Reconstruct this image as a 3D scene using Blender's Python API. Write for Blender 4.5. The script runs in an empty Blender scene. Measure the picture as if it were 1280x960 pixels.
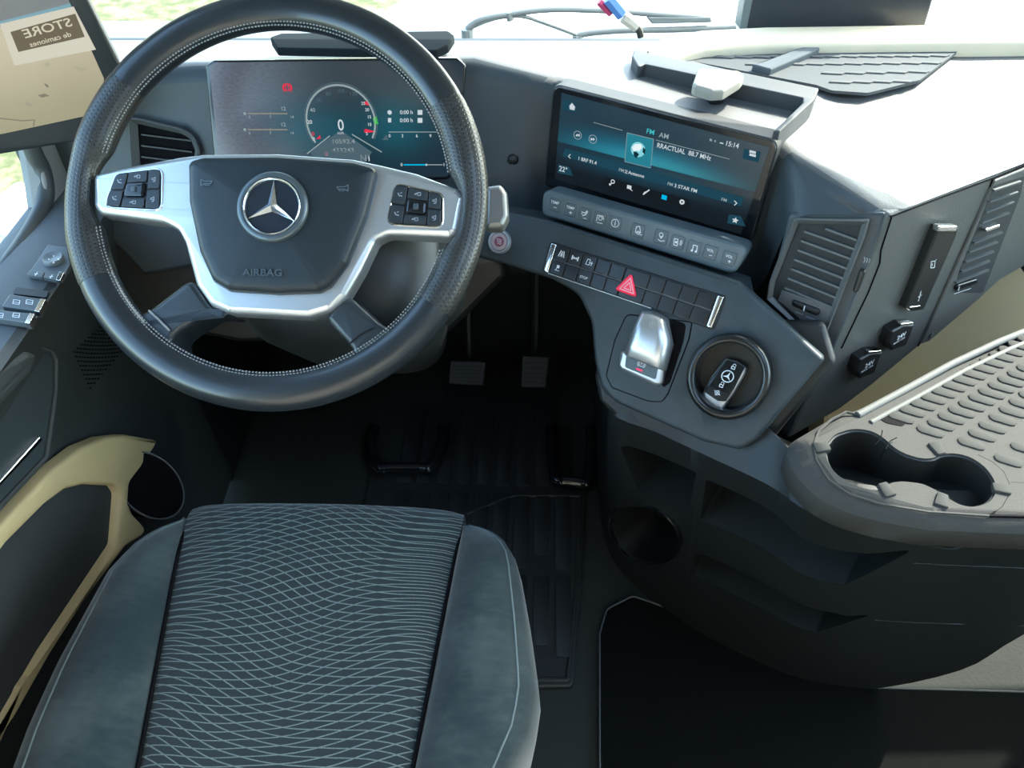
import bpy, bmesh, math, random
from mathutils import Vector as V, Matrix
from math import sin, cos, pi, radians as R, tan
random.seed(4)
SC = bpy.context.scene
COL = SC.collection

# ------------------------------------------------------------------ camera
H = 1.35; PITCH = R(47); YAW = R(3); ROLL = R(1.2); F = 960.0
CF = V((-sin(YAW)*cos(PITCH), cos(YAW)*cos(PITCH), -sin(PITCH)))
_r = V((cos(YAW), sin(YAW), 0)); _u = _r.cross(CF)
CR = cos(ROLL)*_r - sin(ROLL)*_u; CU = sin(ROLL)*_r + cos(ROLL)*_u
CAM = V((0, 0, H))
cd = bpy.data.cameras.new('camera'); cam = bpy.data.objects.new('camera', cd); COL.objects.link(cam)
cd.sensor_width = 36; cd.lens = 27; cd.clip_start = 0.02; cd.clip_end = 400
cam.matrix_world = Matrix(((CR.x, CU.x, -CF.x, 0), (CR.y, CU.y, -CF.y, 0), (CR.z, CU.z, -CF.z, H), (0, 0, 0, 1)))
SC.camera = cam

# ------------------------------------------------------------------ light
SUN_EL, SUN_AZ = R(40), R(50)          # from the front right
w = bpy.data.worlds.new('world'); SC.world = w; w.use_nodes = True
nt = w.node_tree; bg = nt.nodes['Background']
sky = nt.nodes.new('ShaderNodeTexSky'); sky.sky_type = 'NISHITA'; sky.sun_disc = False
sky.sun_elevation = SUN_EL; sky.sun_rotation = SUN_AZ; sky.air_density = 1.0; sky.dust_density = 2.0; sky.ozone_density = 0.5
tn = nt.nodes.new('ShaderNodeMix'); tn.data_type = 'RGBA'; tn.blend_type = 'MULTIPLY'; tn.inputs[0].default_value = 1; tn.inputs[7].default_value = (0.92, 1.03, 0.98, 1)   # camera white balance
nt.links.new(sky.outputs[0], tn.inputs[6]); nt.links.new(tn.outputs[2], bg.inputs[0]); bg.inputs[1].default_value = 1.6
ld = bpy.data.lights.new('sun', 'SUN'); ld.energy = 16; ld.angle = R(0.6); ld.color = (1, 0.95, 0.86)
sun = bpy.data.objects.new('sun', ld); COL.objects.link(sun)
sd = V((sin(SUN_AZ)*cos(SUN_EL), cos(SUN_AZ)*cos(SUN_EL), sin(SUN_EL)))
sun.rotation_euler = sd.to_track_quat('Z', 'Y').to_euler(); sun.location = sd*8
SC.view_settings.view_transform = 'Standard'; SC.view_settings.look = 'None'
SC.view_settings.exposure = 0.1; SC.view_settings.gamma = 1.0; SC.view_settings.use_curve_mapping = False

# ------------------------------------------------------------------ pixel rays -> world points
def ray(x, y): return CF + CR*((x-640)/F) + CU*((480-y)/F)
def pD(x, y, d): return CAM + ray(x, y)*d
def pZ(x, y, z): r = ray(x, y); return CAM + r*((z-H)/r.z)
def pY(x, y, Y): r = ray(x, y); return CAM + r*(Y/r.y)
def pX(x, y, X): r = ray(x, y); return CAM + r*(X/r.x)

class Fr:
    """plane frame: az = heading of the face (0 faces back to the driver, -26 to the left), el = tilt up"""
    def __init__(s, o, az, el):
        az, el = R(az), R(el); s.o = V(o)
        s.n = V((sin(az)*cos(el), -cos(az)*cos(el), sin(el))); s.u = V((cos(az), sin(az), 0)); s.v = s.n.cross(s.u)
    def uv(s, x, y, h=0):
        r = ray(x, y); p = CAM + r*((s.o + s.n*h - CAM).dot(s.n)/r.dot(s.n)) - s.o
        return (p.dot(s.u), p.dot(s.v))
    def w(s, u, v, h=0): return s.o + s.u*u + s.v*v + s.n*h
    def L(s, pts, h=0): return [s.uv(x, y, h) for x, y in pts]
    def wl(s, p): q = V(p) - s.o; return (q.dot(s.u), q.dot(s.v), q.dot(s.n))

# ------------------------------------------------------------------ materials
MATS = {}
def mat(name, col, rough=0.5, metal=0.0, bump=0.0, bscale=400.0, coat=0.0, sheen=0.0, emit=None, estr=1.0, spec=0.5, var=0.0, vscale=6.0):
    if name in MATS: return MATS[name]
    m = bpy.data.materials.new(name); m.use_nodes = True; t = m.node_tree; b = t.nodes['Principled BSDF']
    b.inputs['Base Color'].default_value = (*col, 1); b.inputs['Roughness'].default_value = rough
    b.inputs['Metallic'].default_value = metal; b.inputs['Coat Weight'].default_value = coat
    b.inputs['Sheen Weight'].default_value = sheen; b.inputs['Specular IOR Level'].default_value = spec
    if emit: b.inputs['Emission Color'].default_value = (*emit, 1); b.inputs['Emission Strength'].default_value = estr
    tc = t.nodes.new('ShaderNodeTexCoord')
    if bump:
        n = t.nodes.new('ShaderNodeTexNoise'); n.inputs['Scale'].default_value = bscale; n.inputs['Detail'].default_value = 2
        t.links.new(tc.outputs['Object'], n.inputs['Vector'])
        bp = t.nodes.new('ShaderNodeBump'); bp.inputs['Strength'].default_value = bump; bp.inputs['Distance'].default_value = 0.001
        t.links.new(n.outputs[0], bp.inputs['Height']); t.links.new(bp.outputs[0], b.inputs['Normal'])
    if var:
        n = t.nodes.new('ShaderNodeTexNoise'); n.inputs['Scale'].default_value = vscale; n.inputs['Detail'].default_value = 5
        t.links.new(tc.outputs['Object'], n.inputs['Vector'])
        r = t.nodes.new('ShaderNodeMapRange'); r.inputs['From Min'].default_value = 0.3; r.inputs['From Max'].default_value = 0.7
        r.inputs['To Min'].default_value = 1-var; r.inputs['To Max'].default_value = 1+var
        t.links.new(n.outputs[0], r.inputs['Value'])
        h = t.nodes.new('ShaderNodeMix'); h.data_type = 'RGBA'; h.blend_type = 'MULTIPLY'; h.inputs[0].default_value = 1
        h.inputs[6].default_value = (*col, 1); t.links.new(r.outputs[0], h.inputs[7]); t.links.new(h.outputs[2], b.inputs['Base Color'])
    MATS[name] = m
    return m
def mth(t, op, a, b=None, c=None):
    n = t.nodes.new('ShaderNodeMath'); n.operation = op
    for i, x in enumerate((a, b, c)):
        if x is None: continue
        if isinstance(x, (int, float)): n.inputs[i].default_value = x
        else: t.links.new(x, n.inputs[i])
    return n.outputs[0]
def smooth(t, x, a, b, c=0.0, d=1.0):
    n = t.nodes.new('ShaderNodeMapRange'); n.interpolation_type = 'SMOOTHSTEP'
    t.links.new(x, n.inputs[0]); n.inputs[1].default_value = a; n.inputs[2].default_value = b; n.inputs[3].default_value = c; n.inputs[4].default_value = d
    return n.outputs[0]
def uvs(t):
    tc = t.nodes.new('ShaderNodeTexCoord'); s = t.nodes.new('ShaderNodeSeparateXYZ'); t.links.new(tc.outputs['UV'], s.inputs[0])
    return s.outputs[0], s.outputs[1], tc
def mixc(t, f, a, b):
    n = t.nodes.new('ShaderNodeMix'); n.data_type = 'RGBA'
    if isinstance(f, (int, float)): n.inputs[0].default_value = f
    else: t.links.new(f, n.inputs[0])
    for k, x in ((6, a), (7, b)):
        if isinstance(x, tuple): n.inputs[k].default_value = (*x, 1)
        else: t.links.new(x, n.inputs[k])
    return n.outputs[2]

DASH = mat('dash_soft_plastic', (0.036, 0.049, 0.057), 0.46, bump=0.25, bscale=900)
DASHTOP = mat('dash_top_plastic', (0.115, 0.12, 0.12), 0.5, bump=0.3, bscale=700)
FASCIA = mat('fascia_blue_grey', (0.033, 0.046, 0.053), 0.45, spec=0.35, bump=0.06, bscale=1500, var=0.12, vscale=30)
DARK = mat('dark_plastic', (0.010, 0.0125, 0.0125), 0.5, bump=0.2, bscale=800)
BLACK = mat('black_plastic', (0.010, 0.011, 0.012), 0.4)
DEEP = mat('deep_black', (0.004, 0.004, 0.005), 0.7, spec=0.05)
GLOSS = mat('gloss_black', (0.008, 0.010, 0.012), 0.12, coat=0.3)
PIANO = mat('key_black', (0.010, 0.011, 0.012), 0.3)
SILVER = mat('satin_silver', (0.62, 0.64, 0.66), 0.33, metal=0.85)
CHROME = mat('chrome', (0.85, 0.86, 0.88), 0.12, metal=1.0)
LEATHER = mat('leather', (0.015, 0.019, 0.022), 0.30, bump=0.06, bscale=700, coat=0.25)
STITCH = mat('stitch_thread', (0.23, 0.23, 0.22), 0.8)
PAD = mat('airbag_skin', (0.013, 0.019, 0.023), 0.42, spec=0.4, bump=0.12, bscale=1100)
TRAY = mat('tray_plastic', (0.054, 0.054, 0.050), 0.8, bump=0.35, bscale=700, spec=0.2)
TRAYMAT = mat('tray_rubber', (0.048, 0.049, 0.046), 0.85, bump=0.25, bscale=900, spec=0.2)
PANEL = mat('panel_grained', (0.075, 0.079, 0.075), 0.5, bump=0.5, bscale=500)
BEIGE = mat('beige_plastic', (0.62, 0.465, 0.235), 0.5, bump=0.1, bscale=800)
CREAM = mat('cream_plastic', (0.62, 0.54, 0.40), 0.55)
RUBBER = mat('floor_rubber', (0.030, 0.034, 0.031), 0.75, bump=0.8, bscale=160, spec=0.12)
MATRUB = mat('mat_rubber', (0.016, 0.018, 0.018), 0.5, bump=0.15, bscale=500)
CARPET = mat('black_carpet', (0.006, 0.007, 0.0065), 0.95, bump=0.8, bscale=900, spec=0.05)
PLINTH = mat('plinth_rubber', (0.085, 0.092, 0.085), 0.6, bump=1.0, bscale=130)
DOORUP = mat('door_upper_plastic', (0.085, 0.098, 0.105), 0.5, bump=0.2, bscale=800)
DOORLOW = mat('door_lower_plastic', (0.034, 0.038, 0.037), 0.6, bump=0.4, bscale=600)
FELT = mat('pocket_felt', (0.030, 0.033, 0.032), 0.9, bump=0.4, bscale=700)
ROOFM = mat('headliner', (0.26, 0.25, 0.22), 0.9)
WALLM = mat('cab_wall', (0.45, 0.43, 0.39), 0.9)
WHITE = mat('print_white', (0.75, 0.78, 0.80), 0.5)
GREYP = mat('print_grey', (0.28, 0.30, 0.32), 0.5)
DIMP = mat('print_dim', (0.10, 0.11, 0.12), 0.5)
BTN = mat('button_slate', (0.078, 0.108, 0.125), 0.42)
BTNK = mat('button_key', (0.060, 0.084, 0.100), 0.42)
BTNL = mat('button_line', (0.15, 0.19, 0.21), 0.5)
RED = mat('hazard_red', (0.75, 0.02, 0.06), 0.4, emit=(0.9, 0.03, 0.08), estr=0.25)
PINK = mat('hazard_line', (0.9, 0.45, 0.5), 0.5)
REDE = mat('led_red', (0.5, 0.02, 0.05), 0.4, emit=(1, 0.02, 0.12), estr=0.8)
STEELG = mat('grey_pipe', (0.55, 0.56, 0.57), 0.5)
WIPER = mat('wiper_grey', (0.10, 0.12, 0.13), 0.5)
def em(name, c, s=1.0): return mat(name, (0.0, 0.0, 0.0), 0.6, emit=c, estr=s, spec=0.0)
E_WHITE = em('screen_white', (0.55, 0.62, 0.66)); E_GREY = em('screen_grey', (0.27, 0.34, 0.36)); E_DIM = em('screen_dim', (0.07, 0.12, 0.15))
E_CYAN = em('screen_cyan', (0.0, 0.42, 0.72)); E_TEAL = em('screen_teal', (0.05, 0.45, 0.50)); E_RED = em('screen_red', (0.75, 0.03, 0.07)); E_GREEN = em('screen_green', (0.04, 0.55, 0.05))
E_ROSE = em('screen_rose', (0.5, 0.2, 0.22)); E_BAR = em('screen_bar', (0.012, 0.055, 0.085)); E_BLACK = em('screen_black', (0.008, 0.012, 0.016))
E_TAN = em('screen_tan', (0.25, 0.24, 0.20))

# ------------------------------------------------------------------ object helpers
def tag(o, label=None, cat=None, group=None, kind=None):
    if label: o['label'] = label
    if cat: o['category'] = cat
    if group: o['group'] = group
    if kind: o['kind'] = kind
    return o
def empty(name, loc, label=None, cat=None, group=None, kind=None):
    o = bpy.data.objects.new(name, None); o.location = V(loc); o.empty_display_size = 0.02; COL.objects.link(o)
    return tag(o, label, cat, group, kind)
def wloc(o):
    p = V((0, 0, 0))
    while o: p = p + o.location; o = o.parent
    return p
def link(name, bm, m, parent=None, loc=None, ang=35, bevel=0, wn=False):
    """bm in world coordinates -> one mesh object whose origin is its parent's (or loc)"""
    base = wloc(parent) if parent else V((0, 0, 0))
    o_l = V(loc) - base if loc is not None else V((0, 0, 0))
    bmesh.ops.translate(bm, verts=bm.verts, vec=-(base + o_l))
    bmesh.ops.recalc_face_normals(bm, faces=bm.faces)
    me = bpy.data.meshes.new(name); bm.to_mesh(me); bm.free()
    for mm in (m if isinstance(m, (list, tuple)) else [m]): me.materials.append(mm)
    me.shade_smooth()
    if ang < 180: me.set_sharp_from_angle(angle=R(ang))
    o = bpy.data.objects.new(name, me); o.location = o_l
    if parent: o.parent = parent
    COL.objects.link(o)
    if wn: b = o.modifiers.new('weighted', 'WEIGHTED_NORMAL'); b.keep_sharp = True
    if bevel:
        b = o.modifiers.new('bevel', 'BEVEL'); b.width = bevel; b.segments = 2; b.limit_method = 'ANGLE'; b.angle_limit = R(40)
    return o
def NB(): return bmesh.new()
def area2(p): return 0.5*sum(p[i][0]*p[(i+1) % len(p)][1] - p[(i+1) % len(p)][0]*p[i][1] for i in range(len(p)))
def ccw(p): return list(p) if area2(p) > 0 else list(reversed(p))
def rnd(pts, r=0.005, seg=5):
    """round the corners of a 2D polygon"""
    pts = [V(p[:2]) for p in pts]; n = len(pts); out = []
    for i in range(n):
        rr = r[i] if isinstance(r, (list, tuple)) else r
        p, a, b = pts[i], pts[i-1], pts[(i+1) % n]
        da, db = (a-p), (b-p); la, lb = da.length, db.length
        if la < 1e-6 or lb < 1e-6 or rr <= 0: out.append(p); continue
        da /= la; db /= lb; ca = max(-1, min(1, da.dot(db))); th = math.acos(ca)
        if th > R(172): out.append(p); continue
        d = min(rr/tan(th/2), la*0.48, lb*0.48)
        s, e = p+da*d, p+db*d
        for k in range(seg+1):
            t = k/seg; out.append(s*(1-t)**2 + p*2*t*(1-t) + e*t*t)
    return [tuple(q) for q in out]
def inset(p, d):
    n = len(p); out = []
    for i in range(n):
        a, b, c = V(p[i-1]), V(p[i]), V(p[(i+1) % n])
        e1, e2 = (b-a), (c-b)
        if e1.length < 1e-9 or e2.length < 1e-9: out.append(tuple(b)); continue
        e1.normalize(); e2.normalize()
        n1, n2 = V((-e1.y, e1.x)), V((-e2.y, e2.x)); m = n1+n2
        if m.length < 1e-6: out.append(tuple(b)); continue
        m.normalize(); k = max(0.35, m.dot(n1)); q = b + m*(d/k); out.append((q.x, q.y))
    return out
def cap(bm, vs):
    f = bm.faces.new(vs); f.normal_update(); bmesh.ops.triangulate(bm, faces=[f], ngon_method='EAR_CLIP') if len(vs) > 4 else None
def bridge(bm, A, B, closed=True):
    n = len(A)
    for i in range(n if closed else n-1):
        j = (i+1) % n
        try: bm.faces.new((A[i], A[j], B[j], B[i]))
        except ValueError: pass
def slab_bm(bm, fr, pts, h0, h1, bev=0.0, dome=0.0):
    p = ccw(pts); mk = lambda q, h: [bm.verts.new(fr.w(x, y, h)) for x, y in q]
    rings = [mk(p, h0)]
    if bev > 0:
        rings += [mk(p, h1-bev), mk(inset(p, bev*0.3), h1-bev*0.3), mk(inset(p, bev), h1)]
    else: rings += [mk(p, h1)]
    for a, b in zip(rings, rings[1:]): bridge(bm, a, b)
    cap(bm, list(reversed(rings[0])))
    if dome:
        q = inset(p, bev); c = V((sum(x for x, _ in q)/len(q), sum(y for _, y in q)/len(q)))
        prev = rings[-1]
        for s in (0.92, 0.8, 0.62, 0.4, 0.2):
            ring = mk([tuple(c+(V(a)-c)*s) for a in q], h1+dome*(1-s*s)); bridge(bm, prev, ring); prev = ring
        bm.faces.new(prev)
    else: cap(bm, rings[-1])
def slab(name, fr, pts, h0, h1, m, parent=None, bev=0.0, dome=0.0, loc=None, ang=35):
    bm = NB(); slab_bm(bm, fr, pts, h0, h1, bev, dome); o = link(name, bm, m, parent, loc, 62 if bev else ang)
    if bev: wn = o.modifiers.new('weighted', 'WEIGHTED_NORMAL'); wn.keep_sharp = True
    return o
def resample(p, n):
    p = [V(q) for q in p]; L = [(p[(i+1) % len(p)]-p[i]).length for i in range(len(p))]; T = sum(L); out = []; i = 0; acc = 0
    for k in range(n):
        d = T*k/n
        while i < len(p)-1 and acc+L[i] < d: acc += L[i]; i += 1
        t = (d-acc)/L[i] if L[i] > 0 else 0; out.append(tuple(p[i].lerp(p[(i+1) % len(p)], t)))
    return out
def offs(p, d): return inset(ccw(p), d)
def frame_bm(bm, fr, outer, width, h0, h1, bev=0.001, hin=None):
    """ring slab: outer loop and its inset loop"""
    o = ccw(outer); i = inset(o, width); hin = h1 if hin is None else hin
    mk = lambda q, h: [bm.verts.new(fr.w(x, y, h)) for x, y in q]
    r = [mk(o, h0), mk(o, h1-bev), mk(inset(o, bev), h1), mk(inset(o, width-bev), hin), mk(i, hin-bev), mk(i, h0)]
    for a, b in zip(r, r[1:]+r[:1]): bridge(bm, a, b)
def frame(name, fr, outer, width, h0, h1, m, parent=None, bev=0.001, hin=None, loc=None):
    bm = NB(); frame_bm(bm, fr, outer, width, h0, h1, bev, hin); return link(name, bm, m, parent, loc)
def ellipse(c, a, b, n=40, rot=0, t0=0, t1=2*pi):
    return [(c[0]+a*cos(t)*cos(rot)-b*sin(t)*sin(rot), c[1]+a*cos(t)*sin(rot)+b*sin(t)*cos(rot)) for t in [t0+(t1-t0)*k/n for k in range(n)]]
def tube_bm(bm, path, r, seg=8, closed=False, squash=None, caps=True):
    path = [V(p) for p in path]; n = len(path); rings = []; prev = None
    for i, p in enumerate(path):
        a = path[i-1] if (i > 0 or closed) else p; b = path[(i+1) % n] if (i < n-1 or closed) else p
        t = (b-a).normalized()
        if prev is None: x = t.orthogonal().normalized()
        else: x = (prev - t*prev.dot(t)); x = x.normalized() if x.length > 1e-6 else t.orthogonal().normalized()
        prev = x; y = t.cross(x); rr = r[i] if isinstance(r, (list, tuple)) else r
        rings.append([bm.verts.new(p + (x*cos(2*pi*k/seg) + y*sin(2*pi*k/seg))*rr) for k in range(seg)])
    for a, b in zip(rings, rings[1:]+([rings[0]] if closed else [])): bridge(bm, a, b)
    if caps and not closed: bm.faces.new(list(reversed(rings[0]))); bm.faces.new(rings[-1])
def tube(name, path, r, m, parent=None, seg=8, closed=False, loc=None):
    bm = NB(); tube_bm(bm, path, r, seg, closed); return link(name, bm, m, parent, loc, 60)
def grid_bm(bm, rows, closed=False, uvf=None):
    vs = [[bm.verts.new(V(p)) for p in r] for r in rows]
    fs = []
    for i in range(len(vs)-1):
        n = len(vs[i])
        for j in range(n if closed else n-1):
            k = (j+1) % n; f = bm.faces.new((vs[i][j], vs[i][k], vs[i+1][k], vs[i+1][j])); fs.append((f, i, j))
    if uvf:
        ul = bm.loops.layers.uv.verify()
        for f, i, j in fs:
            for l, (a, b) in zip(f.loops, ((i, j), (i, j+1), (i+1, j+1), (i+1, j))): l[ul].uv = uvf(a, b)
    return vs
def spline(pts, n):
    """Catmull-Rom through the points, n points per span"""
    pts = [V(p) for p in pts]; out = []
    for i in range(len(pts)-1):
        p0 = pts[max(i-1, 0)]; p1 = pts[i]; p2 = pts[i+1]; p3 = pts[min(i+2, len(pts)-1)]
        for k in range(n):
            t = k/n; out.append(0.5*((2*p1)+(p2-p0)*t+(2*p0-5*p1+4*p2-p3)*t*t+(3*p1-p0-3*p2+p3)*t**3))
    out.append(pts[-1]); return out
def box_bm(bm, lo, hi):
    lo, hi = V(lo), V(hi)
    vs = [bm.verts.new((x, y, z)) for x in (lo.x, hi.x) for y in (lo.y, hi.y) for z in (lo.z, hi.z)]
    for f in ((0, 1, 3, 2), (4, 6, 7, 5), (0, 4, 5, 1), (2, 3, 7, 6), (0, 2, 6, 4), (1, 5, 7, 3)): bm.faces.new([vs[i] for i in f])
def fbox_bm(bm, fr, u0, u1, v0, v1, h0, h1): slab_bm(bm, fr, [(u0, v0), (u1, v0), (u1, v1), (u0, v1)], h0, h1)
def sphere_bm(bm, c, rx, ry=None, rz=None, fr=None, u=16, v=10):
    g = bmesh.ops.create_uvsphere(bm, u_segments=u, v_segments=v, radius=1)
    ry = ry or rx; rz = rz or rx
    for q in g['verts']:
        p = q.co.copy()
        q.co = V(c) + (fr.u*p.x*rx + fr.v*p.y*ry + fr.n*p.z*rz if fr else V((p.x*rx, p.y*ry, p.z*rz)))
def cut(o, cutters):
    """boolean difference, then drop the cutters"""
    for c in cutters:
        md = o.modifiers.new('b', 'BOOLEAN'); md.operation = 'DIFFERENCE'; md.object = c; md.solver = 'EXACT'
    bpy.context.view_layer.update()
    me = bpy.data.meshes.new_from_object(o.evaluated_get(bpy.context.evaluated_depsgraph_get()))
    o.modifiers.clear(); o.data = me; me.shade_smooth(); me.set_sharp_from_angle(angle=R(32))
    for c in cutters: bpy.data.objects.remove(c)
def cutter(fr, pts, h0, h1): return slab('cutter', fr, pts, h0, h1, DEEP)

def slab_hole(name, fr, outer, inner, h0, h1, m, parent=None, bev=0.003):
    bm = NB(); o_, i_ = ccw(outer), ccw(inner); mk = lambda q, h: [bm.verts.new(fr.w(x, y, h)) for x, y in q]
    R_ = [mk(o_, h0), mk(o_, h1-bev), mk(inset(o_, bev*.35), h1-bev*.3), mk(inset(o_, bev), h1)]; I_ = [mk(i_, h0), mk(i_, h1-bev), mk(inset(i_, -bev), h1)]
    for L_ in (R_, I_):
        for a, b in zip(L_, L_[1:]): bridge(bm, a, b)
    ed = []
    for q in (R_[-1], I_[-1]):
        for k in range(len(q)):
            e = bm.edges.get((q[k-1], q[k])) or bm.edges.new((q[k-1], q[k])); ed.append(e)
    bmesh.ops.triangle_fill(bm, use_beauty=True, use_dissolve=False, edges=ed, normal=fr.n)
    o = link(name, bm, m, parent, None, 62); wn = o.modifiers.new('weighted', 'WEIGHTED_NORMAL'); wn.keep_sharp = True
    return o
_fc = bpy.data.curves.new('t', 'FONT'); _fc.offset = 0.012
_fo = bpy.data.objects.new('t', _fc); COL.objects.link(_fo)
_tc = {}
def glyphs(s):
    if s not in _tc:
        _fc.body = s; _fc.size = 1.0; _fc.align_x = 'CENTER'; _fc.align_y = 'CENTER'; _fc.resolution_u = 3
        bpy.context.view_layer.update()
        me = bpy.data.meshes.new_from_object(_fo.evaluated_get(bpy.context.evaluated_depsgraph_get()))
        _tc[s] = ([tuple(v.co) for v in me.vertices], [tuple(p.vertices) for p in me.polygons]); bpy.data.meshes.remove(me)
    return _tc[s]
class Print:
    """flat print of one colour on one surface: lettering, lines, icons; one mesh"""
    def __init__(s, fr, h, m, parent, name='lettering'):
        s.fr, s.h, s.m, s.parent, s.name, s.bm = fr, h, m, parent, name, bmesh.new()
    def P(s, x, y): return s.fr.uv(x, y, s.h)
    def text(s, t, x, y, px, sx=1.0, rot=0.0, mirror=1, align='C'):
        c = s.P(x, y); k = abs(s.P(x, y+px)[1]-c[1])*1.38
        vs, fs = glyphs(t)
        w0 = max((v[0] for v in vs), default=0)
        off = {'C': 0, 'L': w0, 'R': -w0}[align]
        q = [s.bm.verts.new(s.fr.w(c[0]+((a+off)*sx*mirror*cos(rot)-b*sin(rot))*k, c[1]+((a+off)*sx*mirror*sin(rot)+b*cos(rot))*k, s.h)) for a, b, _ in vs]
        for f in fs:
            try: s.bm.faces.new([q[i] for i in (reversed(f) if mirror < 0 else f)])
            except ValueError: pass
    def poly(s, pts, uv=False):
        p = ccw(pts if uv else [s.P(*q) for q in pts]); cap(s.bm, [s.bm.verts.new(s.fr.w(a, b, s.h)) for a, b in p])
    def line(s, pts, wpx, closed=False, uv=False):
        p = [V(q) if uv else V(s.P(*q)) for q in pts]
        c = s.P(700, 250); wd = wpx if uv else wpx*0.00095
        for i in range(len(p) if closed else len(p)-1):
            a, b = p[i], p[(i+1) % len(p)]; d = b-a
            if d.length < 1e-7: continue
            d.normalize(); m_ = V((-d.y, d.x))*wd/2; e = d*wd*0.2
            s.bm.faces.new([s.bm.verts.new(s.fr.w(q.x, q.y, s.h)) for q in (a-e-m_, b+e-m_, b+e+m_, a-e+m_)])
    def ring(s, x, y, rpx, wpx, t0=0, t1=360, sx=1.0):
        c = s.P(x, y); k = 0.00095; n = max(8, int(abs(t1-t0)/9))
        pts = [(c[0]+rpx*k*sx*cos(R(t0+(t1-t0)*i/n)), c[1]+rpx*k*sin(R(t0+(t1-t0)*i/n))) for i in range(n+1)]
        s.line(pts, wpx*k, uv=True)
    def dot(s, x, y, rpx, n=12): c = s.P(x, y); s.poly(ellipse(c, rpx*0.00095, rpx*0.00095, n), uv=True)
    def done(s):
        if not s.bm.verts: s.bm.free(); return
        o = link(s.name, s.bm, s.m, s.parent); o['kind'] = 'stuff'
        # the print faces out of its surface
        if sum((p.normal.dot(s.fr.n)*p.area) for p in o.data.polygons) < 0: o.data.flip_normals()
        return o
def rect(fr, c, w, h): return [(c[0]-w/2, c[1]-h/2), (c[0]+w/2, c[1]-h/2), (c[0]+w/2, c[1]+h/2), (c[0]-w/2, c[1]+h/2)]
def bil(q, s, t):
    a, b, c, d = [V(x) for x in q]; p = (a*(1-s)+b*s)*(1-t) + (d*(1-s)+c*s)*t; return (p.x, p.y)

# ------------------------------------------------------------------ shared planes
FCL = Fr(pD(420, 140, 1.0), 2, 20)                 # instrument display
FS = Fr(pD(830, 205, 0.95), -26, 8)                # touchscreen
FC = Fr(pD(806, 280, 0.935), -26, 20)              # button strip
FL = Fr(pD(800, 400, 0.93), -26, 38)               # lower fascia
FV = Fr(pD(1030, 350, 0.885), -26, 16)             # middle vent
nose_top = pZ(1112, 268, 0.865)
FP = Fr(nose_top, 30, 6)                           # passenger side panel
WH = Fr(pD(344, 248, 0.81), 0, 51)                 # steering wheel
FX = Fr((-0.66, 0, 0), 90, 0)                      # door skin
UPZ = lambda z: Fr((0, 0, z), 0, 90)               # level plane

# ================================================================== THE SETTING
def struct(o): o['kind'] = 'structure'; return o
def sbox(name, lo, hi, m, parent=None):
    bm = NB(); box_bm(bm, lo, hi); o = link(name, bm, m, parent)
    return struct(o) if parent is None else o
sbox('floor', (-0.76, -0.9, -0.06), (1.80, 1.42, 0.0), RUBBER)
_cl = sbox('ceiling', (-0.86, -0.95, 2.0), (1.86, 1.25, 2.06), ROOFM)
cut(_cl, [cutter(UPZ(2.0), [(0.25, -0.5), (1.25, -0.5), (1.25, 0.5), (0.25, 0.5)], -0.2, 0.3)])      # unseen open roof hatch, added to let sky light in from above
sbox('wall_rear', (-0.80, -0.95, 0.0), (1.80, -0.90, 2.0), WALLM)
sbox('wall_front', (-0.80, 1.38, -0.06), (1.80, 1.43, 0.62), DARK)
sbox('trim_1', (-0.80, 1.10, 1.72), (1.80, 1.22, 2.0), ROOFM)                 # header over the windscreen
sbox('wall_right', (1.75, -0.9, 0.0), (1.80, 1.40, 0.80), WALLM)
sbox('trim_2', (1.75, -0.9, 1.72), (1.80, 1.10, 2.0), WALLM)
sbox('trim_3', (1.75, -0.9, 0.80), (1.80, -0.5, 1.72), WALLM)
# panes: clear sheets with a weak mirror
gm = bpy.data.materials.new('pane_glass'); gm.use_nodes = True; t = gm.node_tree; t.nodes.remove(t.nodes['Principled BSDF'])
tr = t.nodes.new('ShaderNodeBsdfTransparent'); gl = t.nodes.new('ShaderNodeBsdfGlossy'); gl.inputs['Roughness'].default_value = 0.02
fz = t.nodes.new('ShaderNodeFresnel'); fz.inputs[0].default_value = 1.3; mx = t.nodes.new('ShaderNodeMixShader'); tr.inputs[0].default_value = (0.94, 0.97, 0.96, 1)
t.links.new(fz.outputs[0], mx.inputs[0]); t.links.new(tr.outputs[0], mx.inputs[1]); t.links.new(gl.outputs[0], mx.inputs[2]); t.links.new(mx.outputs[0], t.nodes['Material Output'].inputs[0])
def pane(name, quad):
    bm = NB(); bm.faces.new([bm.verts.new(V(p)) for p in quad]); return struct(link(name, bm, gm))
pane('window_1', [(-0.80, 1.215, 0.80), (1.80, 1.215, 0.80), (1.80, 1.14, 1.74), (-0.80, 1.14, 1.74)])
pane('window_2', [(-0.686, -0.30, 0.74), (-0.686, 0.97, 0.74), (-0.686, 0.97, 1.74), (-0.686, -0.30, 1.74)])
pane('window_3', [(1.775, -0.5, 0.78), (1.775, 1.12, 0.78), (1.775, 1.12, 1.74), (1.775, -0.5, 1.74)])
sbox('trim_4', (-0.76, -0.9, 1.72), (-0.68, 1.10, 2.0), ROOFM)
sbox('trim_5', (-0.76, -0.9, 0.0), (-0.68, -0.30, 1.72), WALLM)
tube_ = NB(); tube_bm(tube_, [(1.77, 1.235, 0.80), (1.77, 1.14, 1.75)], 0.05, 8); struct(link('trim_6', tube_, WALLM))
tube_ = NB(); tube_bm(tube_, [(-0.80, 1.18, 0.80), (-0.80, 1.10, 1.75)], 0.04, 8); struct(link('trim_8', tube_, BLACK))
sbox('wall_left', (-0.76, 0.955, 0.0), (-0.662, 1.40, 0.62), DARK)
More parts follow.
